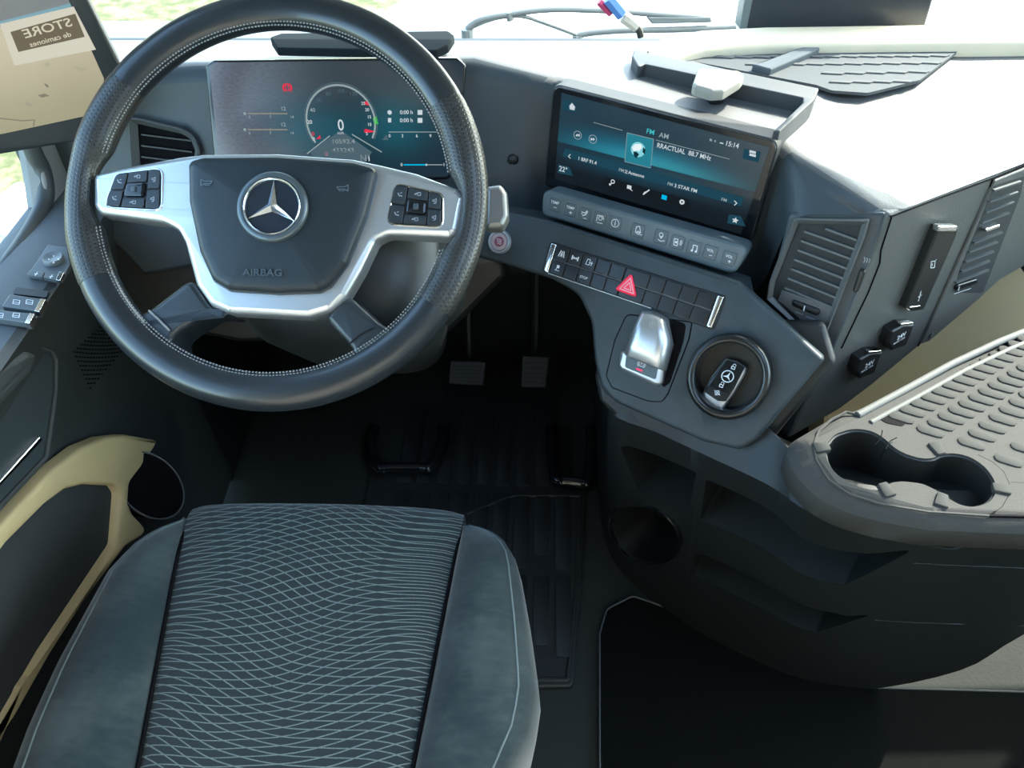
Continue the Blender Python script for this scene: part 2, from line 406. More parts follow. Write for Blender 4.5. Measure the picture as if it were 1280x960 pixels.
struct(slab('added_sun_blind', Fr((0, 1.07, 0), 0, 0), [(-0.68, 1.05), (0.12, 1.05), (0.30, 1.18), (0.56, 1.21), (0.78, 1.30), (1.10, 1.50), (1.10, 1.75), (-0.68, 1.75)], -0.012, 0.0, mat('added_blind_grey', (0.30, 0.29, 0.27), 0.8)))   # unseen sun blind, added and shaped to keep sun off seat and wheel
sbox('light_leak_shelf', (-0.76, 1.16, 0.58), (1.80, 1.40, 0.64), DARK)  # unseen shelf, added to close a slit that leaked light into the footwell
# cream ledge along the foot of the windscreen
ledge = []
for x, y in ((812, 70), (830, 56), (880, 46), (960, 42), (1100, 40), (1290, 38), (1500, 32)):
    ledge.append(pZ(x, y, 0.90))
rows = []
for p in ledge:
    q = V((p.x, max(p.y, 1.0), p.z))
    rows.append([q + V(d) for d in ((0, -0.03, -0.028), (0, -0.03, -0.008), (0, -0.024, 0), (0, 0.02, 0.0), (0, 0.05, -0.03), (0, 0.05, -0.06))])
rows += [[r + V((0.8, 0.04, 0)) for r in rows[-1]]]
bm = NB(); grid_bm(bm, rows); struct(link('trim_7', bm, CREAM, ang=60))

# ================================================================== DASHBOARD
dash = empty('dashboard', (0.0, 1.0, 0.60), 'dark grey driver-facing truck dashboard wrapping round the steering wheel under the windscreen', 'dashboard')
hF = -0.014
e0 = V((-0.72, 0.93, 0.905)); e1 = FCL.w(*FCL.uv(238, 80, hF), hF); e2 = FCL.w(*FCL.uv(592, 70, hF), hF)
e3 = FS.w(*FS.uv(694, 98, -0.022), -0.022); e4 = FS.w(*FS.uv(984, 184, -0.022), -0.022)
e6 = nose_top; e7 = pZ(1290, 200, 0.865); e8 = V((0.80, 0.95, 0.865)); e9 = V((1.10, 1.12, 0.865))
f0 = V((-0.72, 0.90, 0.60)); f1 = FCL.w(*FCL.uv(262, 330, hF), hF); f2 = FCL.w(*FCL.uv(600, 330, hF), hF)
f3 = FS.w(*FS.uv(672, 320, -0.022), -0.022); f4 = FS.w(*FS.uv(948, 372, -0.022), -0.022); g = FV.w(*FV.uv(990, 268, 0.002), 0.002)
top = [e0, e1, e2, e3, e4, e6, e7, e8, e9]; lowr = [f0, f1, f2, f3, f4]
bm = NB()
T = [bm.verts.new(p) for p in top]; B = [bm.verts.new(V((p.x, 1.11, 0.880))) for p in top]; Lo = [bm.verts.new(p) for p in lowr]; G = bm.verts.new(g)
for i in range(len(T)-1): bm.faces.new((T[i], T[i+1], B[i+1], B[i]))
for i in range(4): bm.faces.new((Lo[i], Lo[i+1], T[i+1], T[i]))
bm.faces.new((T[4], Lo[4], G)); bm.faces.new((T[4], G, T[5]))
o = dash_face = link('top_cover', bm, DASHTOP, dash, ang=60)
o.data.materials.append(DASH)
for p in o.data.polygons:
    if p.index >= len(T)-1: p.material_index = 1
b = o.modifiers.new('b', 'BEVEL'); b.width = 0.022; b.segments = 5; b.limit_method = 'ANGLE'; b.angle_limit = R(25)

# the driver-facing lower fascia with its rounded rim
fas = [(575, 316), (640, 333), (690, 349), (722, 368), (738, 402), (742, 450), (751, 488), (770, 504), (880, 553), (925, 563), (948, 549), (1032, 448), (954, 378), (925, 351), (690, 276), (655, 268), (560, 250)]
fasp = FL.L(fas)
fcc = FL.uv(909, 472, 0.020)
fo = slab_hole('lower_fascia', FL, rnd(fasp, [0.01, 0.02, 0.02, 0.03, 0.03, 0.03, 0.02, 0.02, 0.01, 0.012, 0.012, 0.006, 0.004, 0.002, 0.01, 0.01, 0.01]), ellipse(fcc, 0.038, 0.040, 44), -0.035, 0.0, FASCIA, dash, bev=0.006)
# recessed band between the button strip and the lower fascia
ra = [FC.w(*FC.uv(x, y, -.028), -.028) for x, y in ((640, 258), (678, 264), (917, 339), (938, 346))]; rb = [FL.w(*FL.uv(x, y, -.012), -.012) for x, y in ((600, 275), (690, 290), (925, 362), (944, 374))]
rc = [p + V((0, 0.12, -0.10)) for p in rb]
bm = NB(); grid_bm(bm, [ra, rb, rc]); link('fascia_band', bm, DASH, dash)
# dark shelf edge under the fascia, and the fascia's flank towards the tray
und = FL.L([(742, 470), (748, 500), (768, 520), (880, 570), (928, 580), (956, 562), (1046, 452), (1030, 400), (760, 400)], -0.03)
slab('fascia_skirt', FL, rnd(und, 0.012), -0.10, -0.03, DARK, dash, bev=0.006)
slab('column_surround', FCL, rnd(FCL.L([(110, 300), (600, 300), (640, 340), (560, 420), (300, 430), (150, 400)], -0.03), 0.02), -0.16, -0.03, DARK, dash, bev=0.01)
HK = Fr(FL.w(*FL.uv(812, 538, -.045), -.045), -26, 60); slab('bag_hook', HK, rnd(HK.L([(794, 528), (812, 531), (827, 541), (822, 546), (810, 546), (797, 539)]), .003), -0.012, 0.0, BLACK, dash, bev=0.003)
# panel that looks to the passenger side
pp = [(1112, 268), (1290, 203), (1400, 160), (1400, 240), (1300, 322), (1238, 358), (1165, 420), (1090, 482), (1050, 512), (985, 549), (1036, 443), (1076, 352)]
slab('passenger_panel', FP, rnd(FP.L(pp, 0), 0.004), -0.05, 0.0, PANEL, dash, bev=0.004)
FPB = Fr(FP.w(*FP.uv(1190, 435, -.045), -.045), 30, 28)
slab('beige_strip', FPB, rnd(FPB.L([(1030, 500), (1290, 270), (1500, 200), (1500, 560), (1300, 520), (1100, 590), (1030, 580)], 0), 0.004), -0.03, 0.0, BEIGE, dash)
# nose block that carries the middle vent
slab('vent_housing', FV, rnd(FV.L([(986, 266), (1108, 266), (1084, 336), (1042, 440), (1030, 446), (960, 374)], -0.003), [0.01, 0.003, 0.004, 0.004, 0.004, 0.004]), -0.09, -0.003, DASH, dash, bev=0.003)
bm = NB(); box_bm(bm, (-0.72, 1.12, 0.45), (1.2, 1.19, 0.85)); link('inner_carrier', bm, DARK, dash)
bm = NB(); box_bm(bm, (0.62, 0.98, 0.50), (1.10, 1.15, 0.845)); link('inner_carrier', bm, DARK, dash)
# door-side end of the dash
slab('end_panel', FCL, rnd(FCL.L([(100, 260), (140, 120), (240, 82), (262, 200), (262, 330), (180, 345)], hF-0.004), 0.01), hF-0.05, hF-0.004, DASH, dash, bev=0.006)
# dark slot tray behind the instrument display, and the disc on the left of it
sl = UPZ(0.932); slab('defrost_slot', sl, rnd(sl.L([(337, 46), (352, 41), (560, 38), (568, 44), (560, 56), (545, 63), (346, 60)]), 0.006), -0.010, 0.0, mat('slot_dark', (0.012, 0.017, 0.02), 0.9, spec=0.1), dash, bev=0.002)

# ================================================================== TRAY + LOWER CONSOLE
TZ = 0.69; FT = UPZ(TZ)
con = empty('centre_console', (0.40, 0.60, 0.0), 'low dark console with open storage slots under the ribbed grey tray', 'console')
cols = [((0.100, 1.18, .60), (.13, 1.18, 0)), ((0.098, .76, .60), (.13, .90, 0)), (pZ(762, 512, .60), pZ(768, 702, 0)), (pZ(820, 540, .60), pZ(815, 750, 0)), (pZ(880, 568, .60), pZ(870, 790, 0)),
        (pZ(960, 606, .615), pZ(940, 826, 0)), (pZ(1012, 640, .64), pZ(1000, 850, 0)), (pZ(1080, 656, .655), pZ(1080, 862, 0)), (pZ(1180, 664, .655), pZ(1200, 838, .12)), (pZ(1290, 666, .655), pZ(1285, 790, .27)), ((.85, .46, .655), (.93, .60, .44)), ((.95, .60, .655), (.98, .72, .55))]
ct = spline([c[0] for c in cols], 4); cb = spline([c[1] for c in cols], 4)
rows = []
for a, b in zip(ct, cb):
    r = [V((a.x*1.02, a.y+.16, .58)), a+V((0.005, .05, max(0.004, min(.05, .652-a.z)))), a]
    for k in range(1, 9):
        s = k/8; p = a.lerp(b, s); r.append(p)
    r.append(V((b.x, b.y+.16, b.z)))
    rows.append(r)
bm = NB(); vs = grid_bm(bm, rows, closed=True); bm.faces.new(vs[0]); bm.faces.new(list(reversed(vs[-1])))
body = link('body', bm, DARK, con, ang=40)
from mathutils.bvhtree import BVHTree
def hits(o, pts):
    base = wloc(o); bpy.context.view_layer.update(); ev = o.evaluated_get(bpy.context.evaluated_depsgraph_get()); em_ = ev.to_mesh(); em_.calc_loop_triangles()
    t = BVHTree.FromPolygons([v.co + base for v in em_.vertices], [tuple(p.vertices) for p in em_.loop_triangles]); ev.to_mesh_clear()
    out = []
    for x, y in pts:
        h = t.ray_cast(CAM, ray(x, y).normalized()); out.append(h[0])
    return [p for p in out if p]
def fitfr(o, pts):
    p = hits(o, pts); c = sum(p, V((0, 0, 0)))/len(p); n = V((0, 0, 0))
    for i in range(len(p)): n += (p[i]-c).cross(p[(i+1) % len(p)]-c)
    n.normalize()
    if n.dot(CAM-c) < 0: n = -n
    f = Fr(c, 0, 0); f.n = n; f.u = V((0, 0, 1)).cross(n).normalized(); f.v = n.cross(f.u); return f
SLOT1 = [(878, 607), (876, 648), (1060, 723), (1136, 704), (1088, 690), (1020, 663)]
SLOT2 = [(884, 697), (867, 693), (866, 718), (1022, 786), (1088, 775), (1060, 770), (1044, 760)]
CUBBY = [(776, 559), (786, 556), (870, 592), (861, 638), (797, 613)]
cuts = []
for pts, r, d in ((SLOT1, 0.006, 0.10), (SLOT2, 0.006, 0.06), (CUBBY, 0.006, 0.09)):
    f = fitfr(body, pts); cuts.append(cutter(f, rnd(f.L(pts), r), -d, 0.06))
f = fitfr(body, [(766, 640), (806, 632), (846, 684), (806, 700)]); CUPF = f; c = f.uv(806, 666)
a1 = f.uv(766, 640); a2 = f.uv(845, 690); rt = math.atan2(a2[1]-a1[1], a2[0]-a1[0]); cupo = f.L(ellipse((806, 666), 46, 31, 40, R(31)))
cuts.append(cutter(f, cupo, -0.09, 0.06))
cut(body, cuts)
bv = body.modifiers.new('bevel', 'BEVEL'); bv.width = 0.0025; bv.segments = 2; bv.limit_method = 'ANGLE'; bv.angle_limit = R(50)
bt_ = hits(body, [(868, 600), (869, 630), (868, 660), (864, 690), (862, 720), (862, 745)])
for pts_, r_ in ((bt_, 0.0014), (hits(body, [(1142, 704), (1180, 706), (1230, 708), (1279, 710)]), 0.0011), (hits(body, [(1094, 775), (1140, 778), (1200, 780), (1279, 782)]), 0.0009)):
    if len(pts_) > 1: bm = NB(); tube_bm(bm, pts_, r_, 6); link('body_crease', bm, DARK, con, ang=60)
frame('cup_ring', CUPF, CUPF.L(ellipse((806, 666), 49, 34, 40, R(31))), 0.004, -0.004, 0.003, GLOSS, con, bev=0.0015)

tray = empty('storage_tray', (0.45, 0.55, TZ), 'ribbed grey storage tray with a double cup holder beside the passenger panel', 'tray')
to = [(985, 547), (994, 577), (1020, 607), (1061, 629), (1110, 642), (1169, 652), (1290, 657)]
tp = FT.L(to) + [(0.86, 0.43), (0.98, 0.62), (0.98, 0.98), (0.80, 0.90)] + [pZ(1290, 408, TZ)[:2], pZ(1180, 452, TZ)[:2], pZ(1072, 505, TZ)[:2], pZ(1040, 515, TZ)[:2]]
tb = slab('tray_body', FT, rnd(tp, 0.09, 5), -0.045, 0.0, TRAY, tray, bev=0.016)
K = 300/1108
dumb = [(200, 650), (189, 585), (235, 525), (320, 500), (405, 510), (462, 545), (510, 590), (560, 618), (635, 640), (690, 638), (725, 618), (790, 614), (865, 632), (932, 680), (975, 740), (980, 800), (945, 848), (870, 866), (800, 850), (745, 812), (695, 782), (640, 755), (545, 744), (490, 752), (462, 782), (395, 786), (300, 752), (232, 705)]
dumb = [(980+a*K, 400+b*K) for a, b in dumb]
dl = rnd(FT.L(dumb), 0.03, 3)
cut(tb, [cutter(FT, dl, -0.055, 0.02)])
# cup holder insert: a moulded well below the opening
bm = NB(); q = ccw(dl); mk = lambda p, h: [bm.verts.new(FT.w(x, y, h)) for x, y in p]
rr = [mk(inset(q, -0.001), -0.0445), mk(inset(q, 0.0004), -0.002), mk(inset(q, 0.002), -0.003), mk(inset(q, 0.005), -0.075)]
for a_, b_ in zip(rr, rr[1:]): bridge(bm, a_, b_)
cap(bm, rr[-1])
well = link('cup_well', bm, mat('cup_black', (0.012, 0.013, 0.013), 0.5), tray)
for cx, cy, rr_ in ((1069, 580, 0.036), (1203, 604, 0.036)):
    cc = pZ(cx, cy, TZ-0.0)[:2]; cc = (cc[0]+0.001, cc[1]+0.0)
    bm = NB()
    for r0, r1, hh in ((rr_-0.003, rr_, 0.003), (rr_*0.66, rr_*0.72, 0.0015), (rr_*0.36, rr_*0.42, 0.0015)):
        pts = ellipse(cc, r1, r1, 36); frame_bm(bm, FT, pts, r1-r0, -0.075, -0.073+hh, 0.0005)
    link('base_rings', bm, DARK, well)
def clip(px, d, w_=0.014, l=0.017):
    c = pZ(*px, TZ)[:2]; dv = V(d).normalized(); sv = V((-dv.y, dv.x)); c = V(c)
    pts = [c - dv*l*0.55 - sv*w_*0.5, c + dv*l*0.45 - sv*w_*0.36, c + dv*l*0.45 + sv*w_*0.36, c - dv*l*0.55 + sv*w_*0.5]
    bm = NB(); slab_bm(bm, FT, rnd([tuple(p) for p in pts], 0.002, 3), -0.003, 0.003, 0.0012)
    return link('cup_clip', bm, TRAYMAT, tray)
for px, d in (((1028, 560), (1, 0.1)), ((1107, 612), (-0.3, 1)), ((1172, 562), (0.25, -1)), ((1177, 625), (0.45, 1)), ((1250, 611), (-1, 0.15))): clip(px, d)
# two stray black threads over the left cup
for nm, pp in (('thread', [(1103, 538), (1101, 548), (1094, 556), (1088, 568)]), ('thread', [(1121, 547), (1113, 551), (1107, 561), (1100, 572)])):
    tube(nm, [pZ(x, y, TZ+0.004-0.012*(i == 3)) for i, (x, y) in enumerate(pp)], 0.0006, DEEP, tray, 5)
# raised ribs: lens shaped pads in staggered rows, rail along the far side
rail = [pZ(1072, 519, TZ), pZ(1130, 488, TZ), pZ(1190, 455, TZ), pZ(1250, 427, TZ), pZ(1290, 411, TZ)]
d0 = (rail[-1]-rail[0]).normalized()
bm = NB(); tube_bm(bm, rail + [rail[-1]+d0*0.2], 0.0045, 8); link('tray_rail', bm, mat('rail_grey', (0.10, 0.105, 0.10), 0.7), tray, ang=60)
bm = NB(); tube_bm(bm, [p + V((0.012, -0.010, -0.001)) for p in rail] + [rail[-1]+d0*0.2+V((0.012, -0.010, -0.001))], 0.0035, 8); link('tray_rail', bm, mat('rail_grey', (0.10, 0.105, 0.10), 0.7), tray, ang=60)
ribdir = (V(pZ(1124, 538, TZ)) - V(pZ(1089, 528, TZ))); ribdir.z = 0
def P9(a, b): return V(pZ(980+a*K, 400+b*K, TZ))
# measured rows: first pad centre, last pad centre, count
ribrows = [(P9(540, 452), P9(1090, 120), 13), (P9(675, 515), P9(1090, 258), 10), (P9(865, 572), P9(1100, 390), 6), (P9(1035, 650), P9(1110, 595), 2)]
ribmesh = None; pl_ = V(P9(600, 470)-P9(475, 432)); L_ = pl_.length; rd = pl_.normalized()
step0 = (ribrows[0][1]-ribrows[0][0])/(ribrows[0][2]-1)
def make_rib(c):
    global ribmesh
    if ribmesh is None:
        bm = NB(); sv = V((-rd.y, rd.x, 0)); f = Fr((0, 0, TZ), 0, 90)
        wd = step0.length*0.66
        q = [rd*(L_*0.5-wd*0.5)*s for s in (1, -1)]
        pts = []
        for s, e in ((1, q[0]), (-1, q[1])):
            for k in range(5):
                a = -pi/2 + pi*k/4; p = e + rd*s*cos(a)*wd*0.5 + sv*s*sin(a)*wd*0.5; pts.append((p.x, p.y))
        slab_bm(bm, f, pts, -0.001, 0.0016, 0.0009)
        o = link('rib', bm, TRAYMAT, tray, loc=V((0, 0, TZ))); ribmesh = o.data
    else:
        o = bpy.data.objects.new('rib', ribmesh); o.parent = tray; COL.objects.link(o)
    o.location = V((c.x, c.y, TZ)) - tray.location
for a_, b_, n in ribrows:
    st = (b_-a_)/(n-1)
    for k in range(n + (3 if n > 4 else 5)): make_rib(a_+st*k)
slab('oval_hole', FT, rnd(FT.L([(1098, 523), (1108, 520), (1124, 524), (1133, 530), (1127, 533), (1108, 529)]), 0.004), -0.002, 0.0006, DEEP, tray)
bm = NB(); tube_bm(bm, [pZ(x, y, TZ-0.001) for x, y in ((1262, 603), (1290, 604), (1400, 606))], 0.0012, 5); tube_bm(bm, [pZ(x, y, TZ-0.0012) for x, y in ((1236, 645), (1290, 646), (1400, 648))], 0.0018, 5)
tube_bm(bm, [pZ(x, y, TZ-0.0008) for x, y in ((1236, 645), (1252, 634), (1260, 620), (1261, 605), (1254, 590), (1240, 578), (1222, 569))], 0.0010, 5); link('seam', bm, DEEP, tray)
bm = NB(); tube_bm(bm, [pZ(x, y, TZ+0.0002) for x, y in ((1078, 520), (1058, 515), (1040, 524), (1024, 538), (1017, 555), (1020, 575), (1036, 600), (1062, 618), (1100, 630), (1160, 640), (1236, 645))], 0.0016, 6); link('insert_rim', bm, TRAY, tray)

# ================================================================== FLOOR COVERINGS
carp = [(748, 1010), (748, 795), (757, 764), (790, 747), (850, 768), (930, 812), (1000, 842), (1080, 861), (1290, 867), (1500, 872)]
FZ0 = UPZ(0.0)
cp = FZ0.L(carp) + [(1.3, 0.0), (0.13, 0.0)]
cpm = slab('carpet', FZ0, rnd(cp, 0.02), -0.002, 0.010, CARPET, loc=(0.5, 0.3, 0)); tag(cpm, 'black carpet mat on the cab floor in front of the low console', 'carpet')
frame('carpet_edge', UPZ(0.002), rnd(cp, 0.02), 0.003, -0.002, 0.010, mat('edge_grey', (0.10, 0.11, 0.11), 0.5), cpm)

fm = empty('floor_mat', (-0.15, 0.75, 0.0), 'ribbed black rubber mat in the driver footwell before the seat', 'mat')
mo = [(716, 862), (726, 750), (733, 616), (700, 614), (690, 600), (697, 470), (560, 440), (545, 590), (465, 592), (440, 700), (440, 862)]
mp = FZ0.L(mo); slab('base_sheet', FZ0, rnd(mp, 0.012), 0.0, 0.012, MATRUB, fm, bev=0.004)
frame('raised_border', UPZ(0.012), rnd(FZ0.L([(712, 856), (722, 750), (728, 622), (706, 622), (640, 622), (440, 700), (440, 856)]), 0.01), 0.008, -0.002, 0.004, MATRUB, fm, bev=0.002)
for k in range(9):
    x0 = -0.30 + k*0.042
    y0 = 0.58 + 0.02*(k % 2)
    segs = [(y0, 0.74), (0.755 + 0.03*(k % 2), 0.93), (0.95, 1.18 - 0.03*(k % 3))]
    for a_, b_ in segs:
        bm = NB(); slab_bm(bm, UPZ(0.012), rnd([(x0, a_), (x0+0.030, a_), (x0+0.030+0.012*(b_-a_), b_), (x0+0.012*(b_-a_), b_)], 0.006, 3), -0.001, 0.0035, 0.0015); link('ridge', bm, MATRUB, fm, loc=(x0, a_, 0.012))
# gloss moulded corners (foot rest wells)
for pts in ([(462, 560), (470, 585), (540, 585), (552, 560)], [(690, 560), (694, 600), (736, 604), (740, 560)]):
    f = UPZ(0.03); p = [V((*f.uv(x, y), 0.03)) for x, y in pts]
    bm = NB(); tube_bm(bm, spline([p[0]+V((0, .06, 0)), p[0], p[1]+(p[2]-p[1])*0.05, p[1]+(p[2]-p[1])*0.2, p[1]+(p[2]-p[1])*0.8, p[1]+(p[2]-p[1])*0.95, p[3], p[3]+V((0, .06, 0))], 4), 0.014, 8)
    link('moulded_corner', bm, GLOSS, fm, ang=60)
# pedals
def pedal(name, quad, z, label, wd):
    t_ = empty(name, pZ(*quad[0], z), label, 'pedal')
    c = pZ(sum(q[0] for q in quad)/4, sum(q[1] for q in quad)/4, z); f = Fr(c, 0, 48)
    p = f.L(quad); slab('pedal_pad', f, rnd(p, 0.006), -0.010, 0.0, mat('pedal_rubber', (0.035, 0.037, 0.037), 0.5), t_, bev=0.003)
    q = ccw(p); b0 = V(bil(p, 0, 0.5)); b1 = V(bil(p, 1, 0.5)); x0, x1 = sorted((b0.x, b1.x)); y0 = min(a[1] for a in p); y1 = max(a[1] for a in p)
    for k in range(6):
        yy = y0 + (y1-y0)*(0.12+0.15*k); bm = NB(); fbox_bm(bm, f, x0+0.006, x1-0.006, yy, yy+(y1-y0)*0.07, 0, 0.002); link('grip_bar', bm, MATRUB, t_)
    bm = NB(); tube_bm(bm, [f.w(0, 0, -0.01), f.w(0, 0.03, -0.06), V((c.x, 1.39, 0.40))], 0.010, 8); link('arm', bm, DARK, t_)
pedal('accelerator_pedal', [(651, 484), (683, 485), (687, 446), (653, 444)], 0.10, 'black accelerator pedal, the right one of the two in the dark footwell', 0.05)
pedal('brake_pedal', [(560, 480), (604, 482), (607, 452), (563, 450)], 0.12, 'black brake pedal, the left one of the two in the dark footwell', 0.06)

# ================================================================== DISPLAYS
def uvface(name, fr, pts, h, m, parent, box):
    """flat face with UV 0..1 over a pixel box"""
    p = ccw(pts); bm = NB(); ul = bm.loops.layers.uv.verify()
    vs = [bm.verts.new(fr.w(x, y, h)) for x, y in p]; f = bm.faces.new(vs)
    (x0, y0), (x1, y1) = box
    for l, (x, y) in zip(f.loops, p): l[ul].uv = ((x-x0)/(x1-x0), (y-y0)/(y1-y0))
    o = link(name, bm, m, parent)
    if o.data.polygons[0].normal.dot(fr.n) < 0: o.data.flip_normals()
    return o
def screen_mat(name, fn):
    m = bpy.data.materials.new(name); m.use_nodes = True; t = m.node_tree; b = t.nodes['Principled BSDF']
    b.inputs['Base Color'].default_value = (0.004, 0.005, 0.006, 1); b.inputs['Roughness'].default_value = 0.22; b.inputs['Emission Strength'].default_value = 1
    u, v, _ = uvs(t); t.links.new(fn(t, u, v), b.inputs['Emission Color']); return m
def gauss(t, u, v, cu, cv, su, sv):
    a = mth(t, 'DIVIDE', mth(t, 'SUBTRACT', u, cu), su); b = mth(t, 'DIVIDE', mth(t, 'SUBTRACT', v, cv), sv)
    return mth(t, 'EXPONENT', mth(t, 'MULTIPLY', mth(t, 'ADD', mth(t, 'MULTIPLY', a, a), mth(t, 'MULTIPLY', b, b)), -1.0))
# --- instrument display
disp = empty('instrument_display', FCL.w(*FCL.uv(420, 200)), 'wide dark instrument display with a round speed gauge behind the steering wheel', 'display')
do = [(258, 82), (268, 75), (572, 72), (583, 82), (571, 212), (560, 224), (280, 226), (270, 214)]
slab('display_housing', FCL, rnd(FCL.L(do), 0.006), -0.02, 0.004, GLOSS, disp, bev=0.002)
def clus(t, u, v):
    g_ = mth(t, 'ADD', gauss(t, u, v, 0.36, 0.42, 0.13, 0.26), gauss(t, u, v, 0.73, 0.46, 0.12, 0.24))
    g_ = mth(t, 'ADD', g_, mth(t, 'MULTIPLY', gauss(t, u, v, 0.52, 0.42, 0.08, 0.18), 0.5))
    c = mixc(t, g_, (0.010, 0.022, 0.036), (0.008, 0.078, 0.11))
    # light reflected off dust on the left half, painted into the screen colour
    n = t.nodes.new('ShaderNodeTexNoise'); n.inputs['Scale'].default_value = 60; n.inputs['Detail'].default_value = 6
    tc = t.nodes.new('ShaderNodeTexCoord'); t.links.new(tc.outputs['UV'], n.inputs[0])
    d = mth(t, 'MULTIPLY', smooth(t, u, 0.55, 0.0), mth(t, 'MULTIPLY', smooth(t, n.outputs[0], 0.3, 0.7, 0.7, 1.0), 1.0))
    return mixc(t, mth(t, 'MULTIPLY', d, 0.75), c, (0.16, 0.17, 0.22))
pb = FCL.uv(258, 226, .0045); pt = FCL.uv(583, 72, .0045)
uvface('screen', FCL, rnd(FCL.L([(262, 84), (270, 78), (570, 75), (580, 84), (568, 212), (558, 221), (282, 223), (274, 212)], .0045), 0.004), 0.0045, screen_mat('cluster_screen', clus), disp, (pb, pt))
h = 0.0052
pw = Print(FCL, h, E_WHITE, disp); pg = Print(FCL, h, E_GREY, disp); pdm = Print(FCL, h, E_DIM, disp, 'print'); pr_ = Print(FCL, h, E_RED, disp, 'warning_print'); pgn = Print(FCL, h, E_GREEN, disp, 'print'); ptl = Print(FCL, h, E_CYAN, disp, 'print'); pro = Print(FCL, h, E_ROSE, disp, 'print'); pta = Print(FCL, h, E_TAN, disp, 'print')
gc = (426, 152)
pg.ring(*gc, 47, 2.6, -28, 215); pdm.ring(*gc, 50, 1.2, -28, 215)
pdm.poly([(388, 189), (426, 163), (465, 190), (455, 205), (395, 205)])
pg.line([(384, 192), (412, 170)], 1.5); pg.line([(440, 168), (477, 190)], 1.5)
pw.text('0', 426, 157, 14, 0.85); pw.text('km/h', 426, 166.5, 3)
pg.text('10592.4', 429, 177, 5.5, 1.25); pg.text('433243', 429, 188, 5.5, 1.25); pw.text('N1', 457, 198, 8); pro.dot(408, 192, 3)
for s, a, c, p_ in (('0', 204, 38, pr_), ('20', 181, 39, pw), ('40', 158, 38, pg), ('60', 135, 38, pdm), ('80', 114, 38, pdm), ('100', 90, 38, pdm), ('120', 66, 38, pdm)): p_.text(s, gc[0]+c*cos(R(a)), gc[1]-c*sin(R(a)), 5)
pw.text('0', 392, 174, 5); pr_.poly([(395, 174), (400, 169), (401, 173)])
for s, a in (('25', 39), ('20', 24), ('15', 9), ('10', -6), ('5', -25)): pw.text(s, gc[0]+36*cos(R(a)), gc[1]-36*sin(R(a)), 4)
pr_.poly([(455, 128), (459, 126), (462, 132), (457, 131)]); pr_.poly([(455, 163), (457, 161), (471, 165), (456, 166)])
pgn.poly([(466, 148), (471, 145), (473, 155), (468, 155)])
pr_.text('(!!)', 359, 109, 8, 1.1); pr_.ring(359, 109, 4.5, 1)
for yy, tx in ((142, '12'), (162, '12')):
    pta.line([(310, yy), (359, yy)], 1.6); pta.line([(338, yy-2), (338, yy+2)], 0.8); pg.text(tx, 354, yy-6, 5); pdm.text('bar', 364, yy-5.5, 3); pg.text('0', 312, yy+4.5, 3.5); pg.text('7', 338, yy+4.5, 3.5); pg.text('14', 365, yy+4.5, 3.5); pg.dot(306, yy, 2)
for yy in (140.5, 150.5):
    pw.text('0:00 h', 508, yy, 5); pw.poly([(522, yy-3), (528, yy-3), (528, yy+3), (522, yy+3)]); pg.text('--:-- h', 545, yy, 3.5)
pw.dot(487, 140.5, 3); pw.poly([(485, 147.5), (489, 147.5), (489, 153), (485, 153)]); pw.poly([(546, 157), (552, 157), (552, 162), (546, 162)])
pg.line([(486, 165), (553, 165)], 1.0); pdm.poly([(478, 175), (486, 175), (483, 168)])
for s, x in (('0', 487), ('3', 503), ('6', 521), ('9', 538), ('h', 552)): pw.text(s, x, 170, 4)
pw.text('Tacho', 537, 116, 4); ptl.line([(505, 206), (533, 206)], 1.8); pg.line([(534, 206), (553, 206)], 1.2); pw.dot(533, 206, 1.5); ptl.dot(561, 203, 2.6); pw.text('0', 502, 206, 4); pw.text('1', 555, 206, 4); pg.text('eco', 561, 207, 3)
for p_ in (pw, pg, pdm, pr_, pgn, ptl, pro, pta): p_.done()

# --- touchscreen
ts = empty('touchscreen', FS.w(*FS.uv(808, 270)), 'glossy black centre touchscreen showing a blue radio page above the button strip', 'touchscreen')
so = [(691, 104), (975, 176), (937, 309), (679, 235)]
slab('screen_housing', FS, rnd(FS.L(so), [0.013, 0.014, 0.012, 0.010], 6), -0.03, 0.0, mat('screen_shell', (0.012, 0.014, 0.016), 0.6), ts, bev=0.002)
slab('cover_glass', FS, rnd(FS.L([(693, 106), (973, 178), (935, 306), (681, 233)], .001), [0.012, 0.013, 0.011, 0.009], 6), -0.001, 0.0015, GLOSS, ts, bev=0.001)
def tsc(t, u, v):
    band = mth(t, 'MULTIPLY', smooth(t, v, 0.475, 0.485), smooth(t, v, 0.80, 0.47))
    xg = mth(t, 'EXPONENT', mth(t, 'MULTIPLY', mth(t, 'POWER', mth(t, 'DIVIDE', mth(t, 'ABSOLUTE', mth(t, 'SUBTRACT', u, 0.42)), 0.34), 2.0), -1.0))
    a = mth(t, 'MULTIPLY', band, xg)
    c = mixc(t, smooth(t, v, 0.9, 0.1), (0.012, 0.035, 0.055), (0.006, 0.010, 0.014))
    c = mixc(t, a, c, (0.006, 0.16, 0.27))
    hot = gauss(t, u, v, 0.50, 0.49, 0.30, 0.10)
    c = mixc(t, mth(t, 'MULTIPLY', mth(t, 'MULTIPLY', hot, band), 0.85), c, (0.03, 0.28, 0.34))
    low = gauss(t, u, v, 0.45, 0.37, 0.35, 0.10)
    return mixc(t, mth(t, 'MULTIPLY', low, 0.6), c, (0.005, 0.07, 0.12))
hs = 0.0019
ib = [(702, 116), (962, 184), (926, 293), (693, 224)]
pq = FS.L(ib, hs); xs = [a for a, _ in pq]; ys = [b for _, b in pq]
uvface('screen', FS, pq, hs, screen_mat('radio_screen', tsc), ts, ((min(xs), min(ys)), (max(xs), max(ys))))
h = 0.0024
